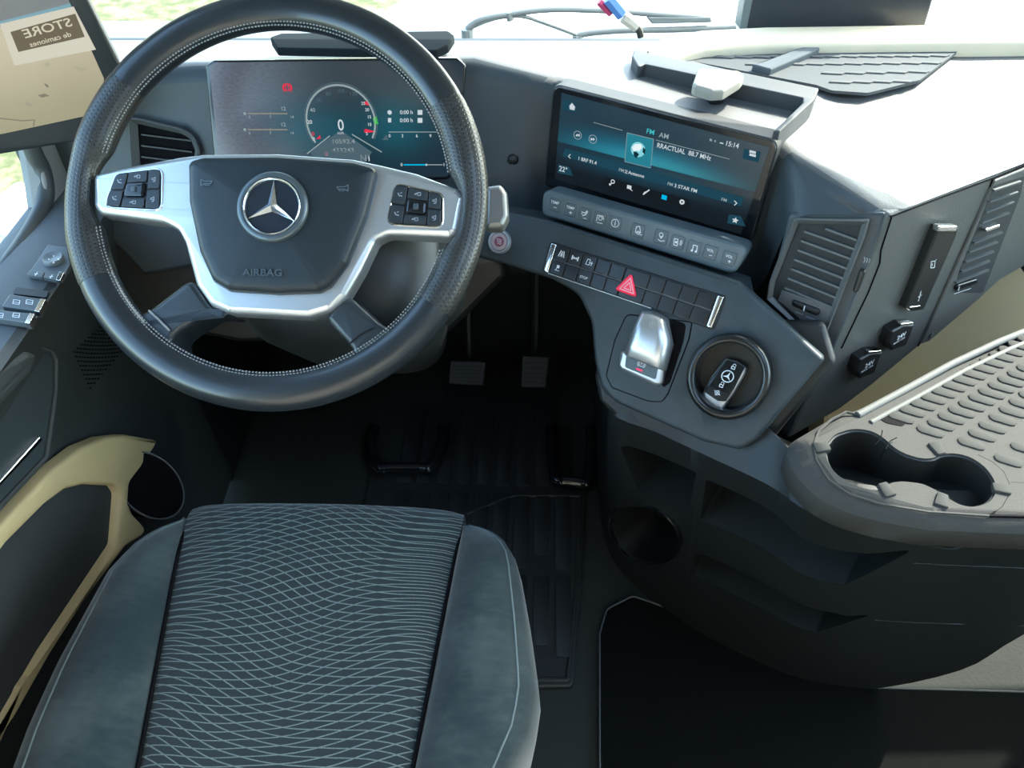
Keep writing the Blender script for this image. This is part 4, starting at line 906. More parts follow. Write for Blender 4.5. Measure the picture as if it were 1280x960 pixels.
wheel = empty('steering_wheel', WH.w(0, 0, -0.06), 'black leather steering wheel with silver spokes and a round star emblem', 'steering wheel')
RC, RT, RA = 0.2050, 0.0200, 0.0175
def pang(x, y): a = WH.uv(x, y); return math.atan2(a[1], a[0])
aTL = pang(148, 98); aBL = pang(112, 356) % (2*pi); aBR = pang(556, 392) % (2*pi); aTR = pang(574, 122)
aLs = pang(118, 238) % (2*pi); aRs = pang(580, 268)
def adiff(a, b): return abs((a-b+pi) % (2*pi)-pi)
def rimseg(name, a0, a1, m, rt=1.0, bulge=False, n=48):
    rows = []; seg = 22
    for i in range(n+1):
        a = a0+(a1-a0)*i/n; k = 0.0
        if bulge: k = max(math.exp(-(adiff(a, aLs)/0.19)**4), math.exp(-(adiff(a, aRs)/0.19)**4))
        e = 1.0 - (0.02 if i in (0, n) else 0)
        r = []
        for j in range(seg):
            p = 2*pi*j/seg; cr, ca = cos(p), sin(p)
            rad = RT*rt*e; x = RC + cr*rad*(1 - (0.55*k if cr < 0 else 0)); hh = ca*RA*rt*e*(1-0.25*k)
            r.append(WH.w(x*cos(a), x*sin(a), hh))
        rows.append(r)
    bm = NB(); vs = grid_bm(bm, rows, True, lambda i, j: (i/n*(a1-a0)*RC, j/seg*2*pi*0.0187))
    for ring_, s_ in ((vs[0], 1), (vs[-1], -1)): bm.faces.new(ring_ if s_ < 0 else list(reversed(ring_)))
    return link(name, bm, m, wheel, ang=60)
rimseg('upper_rim', aTR, aTL, LEATHER, n=64)
rimseg('rim_grip', aTL, aBL, perf, 1.02, True)
rimseg('rim_grip', aBR-2*pi, aTR, perf, 1.02, True)
rimseg('lower_rim', aBL, aBR, LEATHER, n=64)
# stitching: thread pairs along the inner side of the rim
bm = NB()
for k in range(330):
    a = 2*pi*k/330
    if adiff(a, aLs) < 0.21 or adiff(a, aRs) < 0.21: continue
    p = R(180-28); rr_ = RC + cos(p)*RT*1.03; hh = sin(p)*RA*1.06
    c = WH.w(rr_*cos(a), rr_*sin(a), hh); ta = (-WH.u*sin(a) + WH.v*cos(a))*0.0014; ra_ = (WH.u*cos(a) + WH.v*sin(a))*0.0011 + WH.n*0.0006; nn = (WH.n*0.7 - (WH.u*cos(a)+WH.v*sin(a))*0.6).normalized()*0.0005
    for s_ in (-1, 1):
        o_ = ta*0.3*s_ + ra_*1.4*s_
        q = [c+o_-ta*0.7-ra_*.5, c+o_+ta*0.7-ra_*.5, c+o_+ta*0.7+ra_*.5, c+o_-ta*0.7+ra_*.5]
        vs = [bm.verts.new(x-nn) for x in q] + [bm.verts.new(x+nn) for x in q]
        for f_ in ((4, 5, 6, 7), (0, 4, 7, 3), (1, 2, 6, 5), (0, 1, 5, 4), (3, 7, 6, 2)): bm.faces.new([vs[i] for i in f_])
tag(link('stitching', bm, STITCH, wheel), kind='stuff')
# silver spoke plate (Y with two wings), pad on top, lower leather spokes
HS = 0.010
sil = [(118, 216), (170, 204), (225, 194), (250, 191), (345, 190), (440, 197), (473, 204), (520, 215), (573, 235), (582, 245), (573, 290), (563, 297), (486, 293), (470, 300), (452, 338), (432, 372), (412, 389), (385, 397), (285, 392), (262, 382), (243, 355), (229, 302), (221, 287), (204, 278), (122, 267), (115, 257), (115, 222)]
slab('spoke_trim', WH, rnd(WH.L(sil, HS), [.003, .01, .01, .01, .02, .01, .006, .02, .005, .005, .006, .006, .012, .012, .02, .012, .012, .012, .012, .012, .012, .02, .012, .012, .008, .006, .004]), HS-0.024, HS, SILVER, wheel, bev=0.007)
pad = [(231, 204), (236, 197), (250, 193), (342, 192), (440, 199), (466, 206), (469, 214), (456, 268), (432, 328), (410, 357), (396, 364), (345, 366), (282, 362), (262, 350), (245, 312), (232, 250)]
slab('airbag_pad', WH, rnd(WH.L(pad, HS+.014), 0.010, 5), HS-0.006, HS+0.012, PAD, wheel, bev=0.008, dome=0.006)
HP = HS+0.0182
def spoke(pts, h0, h1, bev=0.006): return slab('lower_spoke', WH, rnd(WH.L(pts, h1), 0.012), h0, h1, mat('spoke_leather', (0.020, 0.026, 0.030), 0.34, bump=0.15, bscale=700), wheel, bev=bev)
spoke([(238, 346), (264, 384), (292, 394), (258, 393), (226, 412), (212, 423), (216, 444), (190, 446), (150, 408), (160, 399), (187, 386)], -0.045, HS-0.006)
spoke([(403, 396), (434, 367), (472, 402), (490, 413), (515, 408), (540, 396), (520, 430), (470, 458), (440, 454), (442, 440), (434, 428)], -0.045, HS-0.006)
for pts in ([(436, 430), (450, 418), (468, 409)],): tube('spoke_seam', [WH.w(*WH.uv(x, y, HS-.005), HS-.005) for x, y in pts], 0.0009, BLACK, wheel, 6)
tube('spoke_seam', [WH.w(*WH.uv(x, y, HS-.004), HS-.004) for x, y in [(186, 388), (198, 399), (212, 413)]], 0.0012, STITCH, wheel, 6)
# emblem: dark bowl, chrome ring, three pointed star
ec = (341, 259); c = WH.uv(*ec, HP); h = HP
rows = ringloft(WH, c, [(.0365, h-.004), (.0365, h+.002), (.034, h+.0045), (.0305, h+.004), (.0295, h+.0015)], 48, 1.0); bm = NB(); grid_bm(bm, rows, closed=True); em_ = link('emblem', bm, mat('emblem_rim', (0.10, 0.12, 0.13), 0.3, metal=0.5), wheel, ang=60)
slab('emblem_bowl', WH, ellipse(c, .0305, .0305, 40), h-.003, h+.0012, mat('emblem_blue', (0.015, 0.022, 0.032), 0.2), em_)
rows = ringloft(WH, c, [(.0300, h+.0010), (.0298, h+.0042), (.0287, h+.0052), (.0274, h+.0042), (.0272, h+.0010)], 48, 1.0); bm = NB(); grid_bm(bm, rows, closed=True); link('chrome_ring', bm, CHROME, em_, ang=60)
bm = NB(); ctr = bm.verts.new(WH.w(*c, h+.0068)); tips = []; val = []
for k in range(3):
    a = R(88+120*k); tips.append(bm.verts.new(WH.w(c[0]+.0276*cos(a), c[1]+.0276*sin(a), h+.0030))); a += R(60); val.append(bm.verts.new(WH.w(c[0]+.0052*cos(a), c[1]+.0052*sin(a), h+.0018)))
for k in range(3): bm.faces.new((ctr, val[k-1], tips[k])); bm.faces.new((ctr, tips[k], val[k]))
link('star', bm, CHROME, em_, ang=10)
hp = HP+0.0005
p_ = Print(WH, HS+.0160, mat('horn_print', (0.09, 0.11, 0.125), 0.5), wheel, 'horn_print')
for x, y, s_ in ((258, 228, -1), (428, 235, 1)):
    p_.line([(x-7*s_, y-1.5), (x+3*s_, y-1.5), (x+7*s_, y-4), (x+7*s_, y+4), (x+3*s_, y+1.5), (x-5*s_, y+1.5), (x-7*s_, y-1.5)], 1.0); p_.line([(x-4*s_, y+2), (x-4*s_, y+3.5), (x+2*s_, y+3.5), (x+2*s_, y+2)], 0.8)
p_.done()
p_ = Print(WH, HS+.0162, mat('airbag_print', (0.05, 0.062, 0.07), 0.35), wheel); p_.text('AIRBAG', 328, 341, 9, 1.15); p_.done()
# button pods
def pod(px_, side):
    q = WH.L(px_, HS)
    po = rnd(q, .008, 5)
    frame('pod_rim', WH, offs(po, -0.0016), 0.0022, HS-0.002, HS+0.0016, CHROME, wheel, bev=0.0006)
    pd = slab('button_pod', WH, po, HS-0.004, HS+0.0006, BLACK, wheel, bev=0.0004)
    # corners: top left, top right, bottom right, bottom left (as seen)
    A = [q[3], q[2], q[1], q[0]]
    cells = [((.03, .03, .27, .48), 0), ((.03, .52, .27, .97), 1), ((.30, .70, .70, .97), 2), ((.30, .03, .70, .26), 3), ((.73, .52, .97, .97), 4), ((.73, .03, .97, .48), 5)]
    for (s0, t0, s1, t1), k in cells:
        cq = [bil(A, s0, t0), bil(A, s1, t0), bil(A, s1, t1), bil(A, s0, t1)]
        bm = NB(); slab_bm(bm, WH, rnd(cq, .0015, 3), HS, HS+.0026, .0007); kx = link('pod_key', bm, mat('pod_key', (0.022, 0.028, 0.033), 0.35), wheel, loc=WH.w(*cq[0], HS), ang=62, wn=True)
        cc_ = bil(cq, .5, .5); p_ = Print(WH, HS+.0029, GREYP, kx, 'icon'); M = .0012
        P_ = lambda a, b: (cc_[0]+a*M, cc_[1]+b*M)
        if k in (2, 3): p_.line([P_(-2.5, 0), P_(-.5, .8)], .0013, uv=True); p_.line([P_(0, -1), P_(0, 1.5), P_(2.5, 1.5), P_(2.5, -1), P_(0, -1)], .0007, uv=True)
        elif k in (0, 1): p_.line([P_(-1.8, 1.4), P_(-.8, -.8), P_(1.8, -1.4)], .0012, uv=True); p_.line([P_(.2, 1.2), P_(1.6, 1.8)], .0009, uv=True)
        else: p_.line([P_(-1.5, .6), P_(0, .6), P_(1.4, 1.8), P_(1.4, -1.8), P_(0, -.6), P_(-1.5, -.6), P_(-1.5, .6)], .0007, uv=True); p_.line([P_(-.6, -2.4), P_(1, -2.4)], .0008, uv=True)
        p_.done()
    cq = [bil(A, .31, .30), bil(A, .69, .30), bil(A, .69, .67), bil(A, .31, .67)]
    bm = NB(); slab_bm(bm, WH, rnd(cq, .003, 3), HS, HS+.0046, .0025); rk = link('rocker', bm, GLOSS, wheel)
    c2 = bil(cq, .5, .5); bm = NB(); slab_bm(bm, WH, rnd(rect(WH, c2, .0052, .0062), .001, 3), HS+.004, HS+.0066, .001); link('nub', bm, mat('nub_grey', (0.05, 0.065, 0.075), 0.3), rk)
pod([(146, 218), (203, 211), (202, 263), (131, 259)], 0)
pod([(494, 230), (553, 243), (553, 284), (484, 280)], 1)

# column and lever behind the wheel
cowl = empty('steering_column', WH.w(0.05, -0.06, -0.30), 'dark moulded steering column cover behind the wheel spokes', 'column')
def selr(cx, cy, a, b, h_, n=28, e=0.6):
    return [WH.w(cx + a*math.copysign(abs(cos(2*pi*k/n))**e, cos(2*pi*k/n)), cy + b*math.copysign(abs(sin(2*pi*k/n))**e, sin(2*pi*k/n)), h_) for k in range(n)]
rows = [selr(0.0, -0.01, .05, .05, -.035), selr(0.03, -.03, .085, .07, -.04), selr(.05, -.05, .112, .088, -.055), selr(.055, -.06, .12, .095, -.09), selr(.055, -.07, .11, .09, -.18), selr(.05, -.08, .10, .08, -.30)]
bm = NB(); vs = grid_bm(bm, rows, closed=True); bm.faces.new(vs[0]); bm.faces.new(list(reversed(vs[-1]))); link('shroud', bm, mat('shroud_plastic', (0.018, 0.020, 0.019), 0.42, bump=0.1, bscale=600), cowl, ang=60)
rows = [selr(.12, -.055, .045, .05, -.065, e=.8), selr(.135, -.055, .05, .055, -.08, e=.8), selr(.14, -.06, .05, .055, -.15, e=.8)]
bm = NB(); vs = grid_bm(bm, rows, closed=True); bm.faces.new(vs[0]); link('ignition_housing', bm, mat('shroud_plastic', (0.03, 0.032, 0.031), 0.38), cowl, ang=60)
lev = empty('column_lever', WH.w(0.24, -0.03, -0.08), 'silver-tipped column lever poking out right of the steering wheel rim', 'lever')
hl = -0.065
lp = [(606, 232), (626, 229), (634, 240), (636, 270), (629, 284), (606, 286)]
slab('lever_tip', WH, rnd(WH.L(lp, hl), .006), hl-.02, hl, mat('lever_silver', (0.22, 0.215, 0.20), 0.35, metal=0.5), lev, bev=0.006)
slab('lever_stalk', WH, rnd(WH.L([(560, 240), (617, 236), (617, 282), (560, 275)], hl), .006), hl-.022, hl-.002, BLACK, lev, bev=0.005)

# ================================================================== SEAT
def interp(tab, x):
    tab = sorted(tab)
    if x <= tab[0][0]: return tab[0][1]
    for (a, p), (b, q) in zip(tab, tab[1:]):
        if x <= b: return p+(q-p)*(x-a)/(b-a)
    return tab[-1][1]
fab = bpy.data.materials.new('seat_fabric'); fab.use_nodes = True; t = fab.node_tree; b = t.nodes['Principled BSDF']
u, v, tc = uvs(t)
nz = t.nodes.new('ShaderNodeTexNoise'); nz.inputs['Scale'].default_value = 7; nz.inputs['Detail'].default_value = 1; t.links.new(tc.outputs['UV'], nz.inputs[0])
wob = mth(t, 'MULTIPLY', mth(t, 'SUBTRACT', nz.outputs[0], 0.5), 0.022)
def lines(k, amp, fu_, fv_, ph, per, wd):
    s = mth(t, 'SINE', mth(t, 'ADD', mth(t, 'ADD', mth(t, 'MULTIPLY', u, fu_), mth(t, 'MULTIPLY', v, fv_)), ph))
    x = mth(t, 'ADD', mth(t, 'ADD', v, mth(t, 'MULTIPLY', u, k)), mth(t, 'ADD', mth(t, 'MULTIPLY', s, amp), wob))
    f = mth(t, 'ABSOLUTE', mth(t, 'SUBTRACT', mth(t, 'FRACT', mth(t, 'DIVIDE', x, per)), 0.5))
    return smooth(t, f, wd, wd*0.45)
l1 = lines(-0.20, 0.0105, 21, 9, 0.3, 0.0098, 0.085); l2 = lines(0.17, 0.0105, 17, -12, 1.9, 0.0098, 0.085)
ln = mth(t, 'MAXIMUM', l1, l2)
fn = t.nodes.new('ShaderNodeTexNoise'); fn.inputs['Scale'].default_value = 900; t.links.new(tc.outputs['UV'], fn.inputs[0])
ln2 = mth(t, 'MULTIPLY', ln, smooth(t, fn.outputs[0], 0.3, 0.6, 0.45, 1.0))
t.links.new(mixc(t, ln2, (0.015, 0.024, 0.027), (0.15, 0.19, 0.185)), b.inputs['Base Color']); b.inputs['Roughness'].default_value = 0.85; b.inputs['Sheen Weight'].default_value = 0.25; b.inputs['Specular IOR Level'].default_value = 0.2
bp = t.nodes.new('ShaderNodeBump'); bp.inputs['Strength'].default_value = 0.5; bp.inputs['Distance'].default_value = 0.0008; t.links.new(mth(t, 'ADD', ln, mth(t, 'MULTIPLY', fn.outputs[0], 0.4)), bp.inputs['Height']); t.links.new(bp.outputs[0], b.inputs['Normal'])
vel = bpy.data.materials.new('seat_velvet'); vel.use_nodes = True; t = vel.node_tree; b = t.nodes['Principled BSDF']; tc = t.nodes.new('ShaderNodeTexCoord')
n1 = t.nodes.new('ShaderNodeTexNoise'); n1.inputs['Scale'].default_value = 9; n1.inputs['Detail'].default_value = 6; n1.inputs['Roughness'].default_value = 0.6; t.links.new(tc.outputs['Object'], n1.inputs[0])
mp_ = t.nodes.new('ShaderNodeMapping'); mp_.inputs['Scale'].default_value = (40, 140, 60); t.links.new(tc.outputs['Object'], mp_.inputs[0])
n2 = t.nodes.new('ShaderNodeTexNoise'); n2.inputs['Scale'].default_value = 1; n2.inputs['Detail'].default_value = 3; t.links.new(mp_.outputs[0], n2.inputs[0])
fac = mth(t, 'ADD', mth(t, 'MULTIPLY', n1.outputs[0], 0.82), mth(t, 'MULTIPLY', n2.outputs[0], 0.18))
t.links.new(mixc(t, smooth(t, fac, 0.35, 0.68), (0.019, 0.030, 0.034), (0.052, 0.067, 0.067)), b.inputs['Base Color']); b.inputs['Roughness'].default_value = 0.9; b.inputs['Sheen Weight'].default_value = 0.5; b.inputs['Sheen Roughness'].default_value = 0.4; b.inputs['Specular IOR Level'].default_value = 0.15
seat = empty('driver_seat', (-0.27, 0.30, 0.0), 'driver seat cushion with wave-patterned grey fabric and velvet side bolsters', 'seat')
SZ = 0.53
insL = [(0.02, -0.385), (0.229, -0.402), (0.525, -0.448)]; insR = [(0.02, -0.14), (0.238, -0.122), (0.531, -0.094)]
outR = [(-0.02, -0.075), (0.15, -0.045), (0.241, -0.018), (0.284, 0.003), (0.322, 0.008), (0.394, -0.003), (0.475, -0.019), (0.500, -0.034), (0.513, -0.048), (0.522, -0.066), (0.528, -0.085)]
outL = [(-0.02, -0.515), (0.15, -0.532), (0.263, -0.538), (0.331, -0.534), (0.439, -0.516), (0.485, -0.494), (0.505, -0.478), (0.517, -0.462), (0.524, -0.452)]
def zc(y): return SZ - 0.018*max(0, (0.45-y)/0.45)      # the cushion falls a little to the back
# insert
N, M_ = 40, 24; rows = []; arc = [0]
ys = [0.552, 0.556, 0.556, 0.553, 0.547, 0.538, 0.528, 0.515] + [0.50-0.52*k/30 for k in range(31)]
dz = [-0.16, -0.06, -0.03, -0.016, -0.007, -0.002, 0.0, 0.001] + [0.0]*31
pv = None
for y, z_ in zip(ys, dz):
    L0 = interp(insL, y); R0 = interp(insR, y); r = []
    for k in range(M_+1):
        s = k/M_; e = abs(2*s-1); edge = -0.010*e**10
        dip = -0.010*(1-e*e)*min(1, max(0, (0.52-y)/0.2)); bow = 0.006*(1-e*e) if y > 0.5 else 0.006*(1-e*e)*max(0, (y-0.40)/0.1)
        r.append(V((L0+(R0-L0)*s, y+bow, zc(y)+z_+edge+dip)))
    if pv is not None: arc.append(arc[-1]+(r[M_//2]-pv).length)
    pv = r[M_//2]; rows.append(r)
bm = NB(); grid_bm(bm, rows, uvf=lambda i, j: (rows[min(i, len(rows)-1)][j].x, arc[i])); link('seat_insert', bm, fab, seat, ang=180)
def bolster(inn, out, sgn):
    rows = []; seam = []
    ys = [0.529, 0.527, 0.523, 0.517, 0.508, 0.496, 0.48] + [0.46-0.48*k/24 for k in range(25)]
    for y in ys:
        a = interp(inn, y); o_ = interp(out, y); wd = max(abs(o_-a), 0.004); fr_ = min(1, max(0, (0.530-y)/0.06)); hgt = 0.020*fr_**0.7*min(1, wd/0.08)
        zz = zc(y) - 0.012*(1-fr_)**2; r = []
        prof = [(0.0, -0.016), (0.03, -0.004), (0.10, 0.25), (0.25, 0.7), (0.45, 0.98), (0.62, 1.0), (0.74, 0.86), (0.80, 0.66)]
        for s, h_ in prof: r.append(V((a+(o_-a)*s, y, zz + (hgt*h_ if h_ >= 0 else h_))))
        for s, d_ in ((0.88, 0.004), (0.955, -0.012), (0.99, -0.032), (1.0, -0.06), (0.985, -0.10), (0.95, -0.16)): r.append(V((a+(o_-a)*s, y, zz + hgt*0.4*(1 if d_ > 0 else 0.5) + d_)))
        rows.append(r); seam.append(r[7])
    bm = NB(); grid_bm(bm, rows); bm.faces.new([bm.verts[i] for i in range(0)]) if False else None
    o = link('bolster', bm, vel, seat, ang=180)
    bm = NB(); tube_bm(bm, [p + V((0, 0, 0.0006)) for p in seam[1:]], 0.0012, 6); link('seam', bm, mat('seam_thread', (0.12, 0.15, 0.15), 0.9), o, ang=180)
    bm = NB(); tube_bm(bm, [V((r[0].x, r[0].y, r[0].z+0.010)) for r in rows[1:]], 0.0022, 6); link('welt', bm, DEEP, o, ang=180)
bolster(insR, outR, 1); bolster(insL, outL, -1)
bm = NB(); slab_bm(bm, UPZ(0.0), rnd([(-0.49, -0.02), (-0.07, -0.02), (-0.05, 0.40), (-0.10, 0.49), (-0.44, 0.49), (-0.50, 0.40)], 0.04), 0.20, 0.47, 0.02); link('seat_pan', bm, BLACK, seat)
bm = NB(); box_bm(bm, (-0.42, 0.02, 0.0), (-0.14, 0.36, 0.21)); link('seat_pedestal', bm, BLACK, seat, bevel=0.01)

# ================================================================== DRIVER'S DOOR
door = struct(empty('door_1', (-0.66, 0.4, 0.0)))
prof = [(-0.700, 0.740), (-0.690, 0.764), (-0.668, 0.764), (-0.640, 0.760), (-0.604, 0.754), (-0.596, 0.746), (-0.600, 0.730), (-0.616, 0.66), (-0.640, 0.55), (-0.650, 0.40), (-0.650, 0.02), (-0.68, 0.02)]
ystn = [-0.30 + 1.26*k/12 for k in range(13)]
bm = NB(); vs = grid_bm(bm, [[V((x - 0.02*max(0, y-0.7), y, z)) for x, z in prof[5:]] for y in ystn]); link('door_panel', bm, DOORLOW, door, ang=30)
bm = NB(); vs = grid_bm(bm, [[V((x - 0.02*max(0, y-0.7), y, z)) for x, z in prof[:6]] for y in ystn]); link('door_sill', bm, DOORUP, door, ang=30)
rub = [pX(x, y, -0.672) for x, y in ((-60, 440), (0, 345), (30, 302), (52, 262), (57, 238), (52, 210), (39, 184))]
rub += [rub[-1] + V((0, .02, .10)), rub[-1] + V((0, .05, .5))]
bm = NB(); tube_bm(bm, spline(rub, 5), 0.011, 10); link('window_seal', bm, mat('seal_rubber', (0.05, 0.058, 0.06), 0.5), door, ang=60)
FA = Fr((-0.664, 0, 0), 90, 0)
slab('pillar_trim', FA, rnd(FA.L([(44, 150), (120, 130), (140, 290), (92, 300), (62, 262), (58, 232)]), .008), -0.03, 0.0, mat('pillar_grey', (0.22, 0.22, 0.21), 0.6), door, bev=0.004)
# switches on the sill
ZS = 0.7600; FSW = Fr((-0.64, 0.65, ZS), 90, 86)
SWM = mat('switch_slate', (0.07, 0.085, 0.095), 0.35)
swp = slab('switch_plate', FSW, rnd(FSW.L([(60, 305), (84, 308), (88, 330), (76, 350), (34, 344)], .002), .003), -0.004, 0.002, SWM, door, bev=0.001)
c = FSW.uv(67, 324, .004); rows = ringloft(FSW, c, [(.0125, .001), (.0125, .006), (.011, .008), (.0001, .0065)], 28, 1.0); bm = NB(); grid_bm(bm, rows, closed=True); mk_ = link('mirror_knob', bm, mat('knob_grey', (0.12, 0.14, 0.15), 0.3), door, ang=50)
p_ = Print(FSW, .0085, WHITE, mk_, 'icon'); [p_.poly([(67+dx-1.4, 324+dy), (67+dx, 324+dy-1), (67+dx+1.4, 324+dy), (67+dx, 324+dy+1)]) for dx, dy in ((-6, 0), (6, 0), (0, -4), (0, 4))]; p_.done()
for q in ([(38, 338), (56, 341), (53, 347), (34, 344)], [(57, 342), (74, 344), (71, 350), (54, 347)]):
    o = slab('door_switch', FSW, rnd(FSW.L(q, .005), .001), .001, .006, SWM, door, bev=.001); 
    c = V(FSW.uv(sum(a for a, _ in q)/4, sum(b for _, b in q)/4, .0063)); p_ = Print(FSW, .0064, WHITE, o, 'icon'); p_.line([(c.x-.003, c.y), (c.x+.003, c.y)], .0012, uv=True); p_.line([(c.x, c.y-.002), (c.x, c.y+.002)], .0010, uv=True); p_.done()
slab('switch_end', FSW, rnd(FSW.L([(74, 340), (80, 341), (75, 351), (70, 350)], .006), .0005), .001, .0065, CHROME, door, bev=.0003)
slab('switch_recess', FSW, rnd(FSW.L([(20, 359), (61, 364), (58, 372), (16, 367)], .001), .002), -0.002, .0012, BLACK, door)
for q, ends in (([(12, 368), (55, 374), (46, 389), (2, 383)], [(51, 373.5), (57, 374.5), (49, 390), (43, 388.5)]), ([(-12, 386), (42, 392), (36, 404), (-20, 396)], [(37, 391.5), (43, 392.5), (37, 404.5), (31, 403.5)])):
    o = slab('window_switch', FSW, rnd(FSW.L(q, .008), .002), .0, .009, SWM, door, bev=.002)
    p_ = Print(FSW, .0094, WHITE, o, 'icon')
    for s in (0.3, 0.68):
        x = q[0][0]+(q[1][0]-q[0][0])*s-4; y = (q[0][1]+q[2][1])/2-1; p_.line([(x-4, y-3), (x+4, y-2), (x+3, y+3), (x-5, y+2)], 0.8, True); p_.line([(x-4, y), (x+3, y+.8)], 0.7)
    p_.done(); slab('switch_end', FSW, rnd(FSW.L(ends, .0095), .0005), .0, .0098, CHROME, door, bev=.0003)
# pull pocket with its chrome strip
FH = Fr((-0.604, 0.6, 0.64), 90, 8)
pk = [(-60, 480), (-10, 452), (34, 431), (60, 438), (66, 450), (66, 490), (54, 573), (-10, 640), (-60, 690)]
slab('pull_pocket', FH, rnd(FH.L(pk), .01), -0.004, 0.003, mat('pocket_slate', (0.030, 0.040, 0.043), 0.5), door, bev=0.002)
frame('pocket_rim', FH, offs(rnd(FH.L(pk), .01), -0.002), 0.006, -0.004, 0.008, DOORLOW, door, bev=0.002)
slab('pull_handle', FH, rnd(FH.L([(-60, 500), (-10, 462), (32, 438), (48, 442), (40, 468), (-10, 520), (-60, 560)], .02), .012), 0.004, 0.022, mat('handle_grey', (0.06, 0.068, 0.068), 0.5), door, bev=0.008)
slab('chrome_strip', FH, rnd(FH.L([(-60, 664), (-2, 603), (50, 546), (54, 548), (52, 553), (0, 609), (-60, 672)], .01), .001), 0.002, 0.010, CHROME, door, bev=0.002)
# speaker perforation
FG = Fr((-0.612, 0.72, 0.62), 90, 8); bm = NB(); a0_ = FG.L([(92, 440), (128, 405), (150, 440), (112, 485)])
for i in range(17):
    for j in range(17):
        c_ = bil(a0_, i/16, j/16); slab_bm(bm, FG, ellipse(c_, .0011, .0011, 6), 0.0, 0.0022) if (i+j) % 2 == 0 else None
tag(link('speaker_holes', bm, DEEP, door), kind='stuff')
# beige pocket frame and felt pocket
FB = Fr((-0.622, 0.5, 0.45), 90, 0)
ob = [(-80, 745), (0, 648), (58, 587), (96, 558), (125, 546), (152, 543), (190, 550), (187, 559), (172, 581), (155, 603), (153, 628), (159, 642), (180, 664), (150, 683), (75, 782), (22, 858), (-8, 930), (-80, 1060)]
ibg = [(-80, 785), (0, 680), (50, 630), (76, 611), (99, 605), (137, 607), (143, 616), (138, 680), (94, 746), (49, 814), (4, 892), (-80, 1010)]
bf = slab_hole('beige_pocket_frame', FB, rnd(FB.L(ob), .012), rnd(FB.L(ibg), .012), -0.012, 0.010, BEIGE, door, bev=0.006)
slab('pocket_back', FB, rnd(FB.L([(a*1.0+(4 if a < 100 else 3), b_) for a, b_ in ibg]), .004), -0.010, -0.004, FELT, door)
FO = Fr(pX(188, 607, -0.60), 62, 35); c = FO.uv(189, 607); bh = ellipse(c, .041, .060, 40)
slab('bottle_well', FO, bh, -0.06, -0.004, DEEP, door)
frame('bottle_ring', FO, ellipse(c, .0425, .0615, 40), .0022, -0.012, 0.0, mat('ring_grey', (0.09, 0.10, 0.10), 0.35), door, bev=.0008)

# ================================================================== MIRROR DISPLAY ON THE LEFT PILLAR
FM = Fr(pD(70, 90, 0.91), 28, 4)
md = empty('mirror_display', FM.w(*FM.uv(100, 172)), 'tall black framed rear-view display on the left windscreen pillar', 'display')
mo = [(-120, -260), (50, -260), (109, -4), (151, 80), (150, 112), (120, 168), (100, 177), (0, 194), (-120, 204)]
slab('display_frame', FM, rnd(FM.L(mo), .008), -0.03, 0.0, mat('frame_black', (0.018, 0.024, 0.026), 0.4), md, bev=0.004)
mi = [(-120, -260), (26, -260), (84, -4), (130, 98), (126, 140), (107, 145), (0, 168), (-120, 176)]
def msc(t, u, v):
    n = t.nodes.new('ShaderNodeTexNoise'); n.inputs['Scale'].default_value = 7; tc = t.nodes.new('ShaderNodeTexCoord'); t.links.new(tc.outputs['UV'], n.inputs[0])
    wall = mixc(t, smooth(t, v, 0.0, 0.75), (0.33, 0.31, 0.20), (0.52, 0.47, 0.34))
    wall = mixc(t, mth(t, 'MULTIPLY', smooth(t, n.outputs[0], 0.62, 0.72), 0.5), wall, (0.25, 0.24, 0.19))
    vl = mth(t, 'SUBTRACT', v, mth(t, 'MULTIPLY', u, 0.10))
    c = mixc(t, smooth(t, vl, 0.745, 0.755), wall, (0.16, 0.33, 0.40))
    return mixc(t, smooth(t, vl, 0.775, 0.785), c, (0.17, 0.19, 0.20))
pb = FM.uv(-20, 176, .001); pt = FM.uv(130, -30, .001)
uvface('screen', FM, FM.L(mi, .0006), 0.0006, screen_mat('mirror_screen', msc), md, (pb, pt))
p_ = Print(FM, .0012, em('sign_brown', (0.155, 0.135, 0.095)), md, 'sign_board'); p_.poly([(13, 40), (94, 17), (106, 46), (23, 65)]); p_.done()
p_ = Print(FM, .0010, em('sign_white', (0.62, 0.60, 0.50)), md, 'sign_panel'); p_.poly([(0, 30), (92, 8), (120, 62), (18, 82)]); p_.done()
p_ = Print(FM, .0016, em('sign_text', (0.62, 0.58, 0.44)), md)
ru = math.atan2(FM.uv(90, 25)[1]-FM.uv(22, 43)[1], FM.uv(90, 25)[0]-FM.uv(22, 43)[0])
p_.text('STORE', 59.5, 35.5, 11.5, 1.38, rot=ru, mirror=-1); p_.text('de camiones', 63, 49.5, 6.6, 1.22, rot=ru, mirror=-1); p_.done()
p_ = Print(FM, .0013, em('smudge', (0.22, 0.21, 0.16)), md, 'smudge'); p_.poly([(47, 119), (56, 117), (62, 120), (52, 122)]); p_.poly([(55, 104), (60, 106), (61, 110), (57, 108)]); p_.line([(0, 148), (28, 151), (43, 150), (42, 158)], 1.4); p_.done()

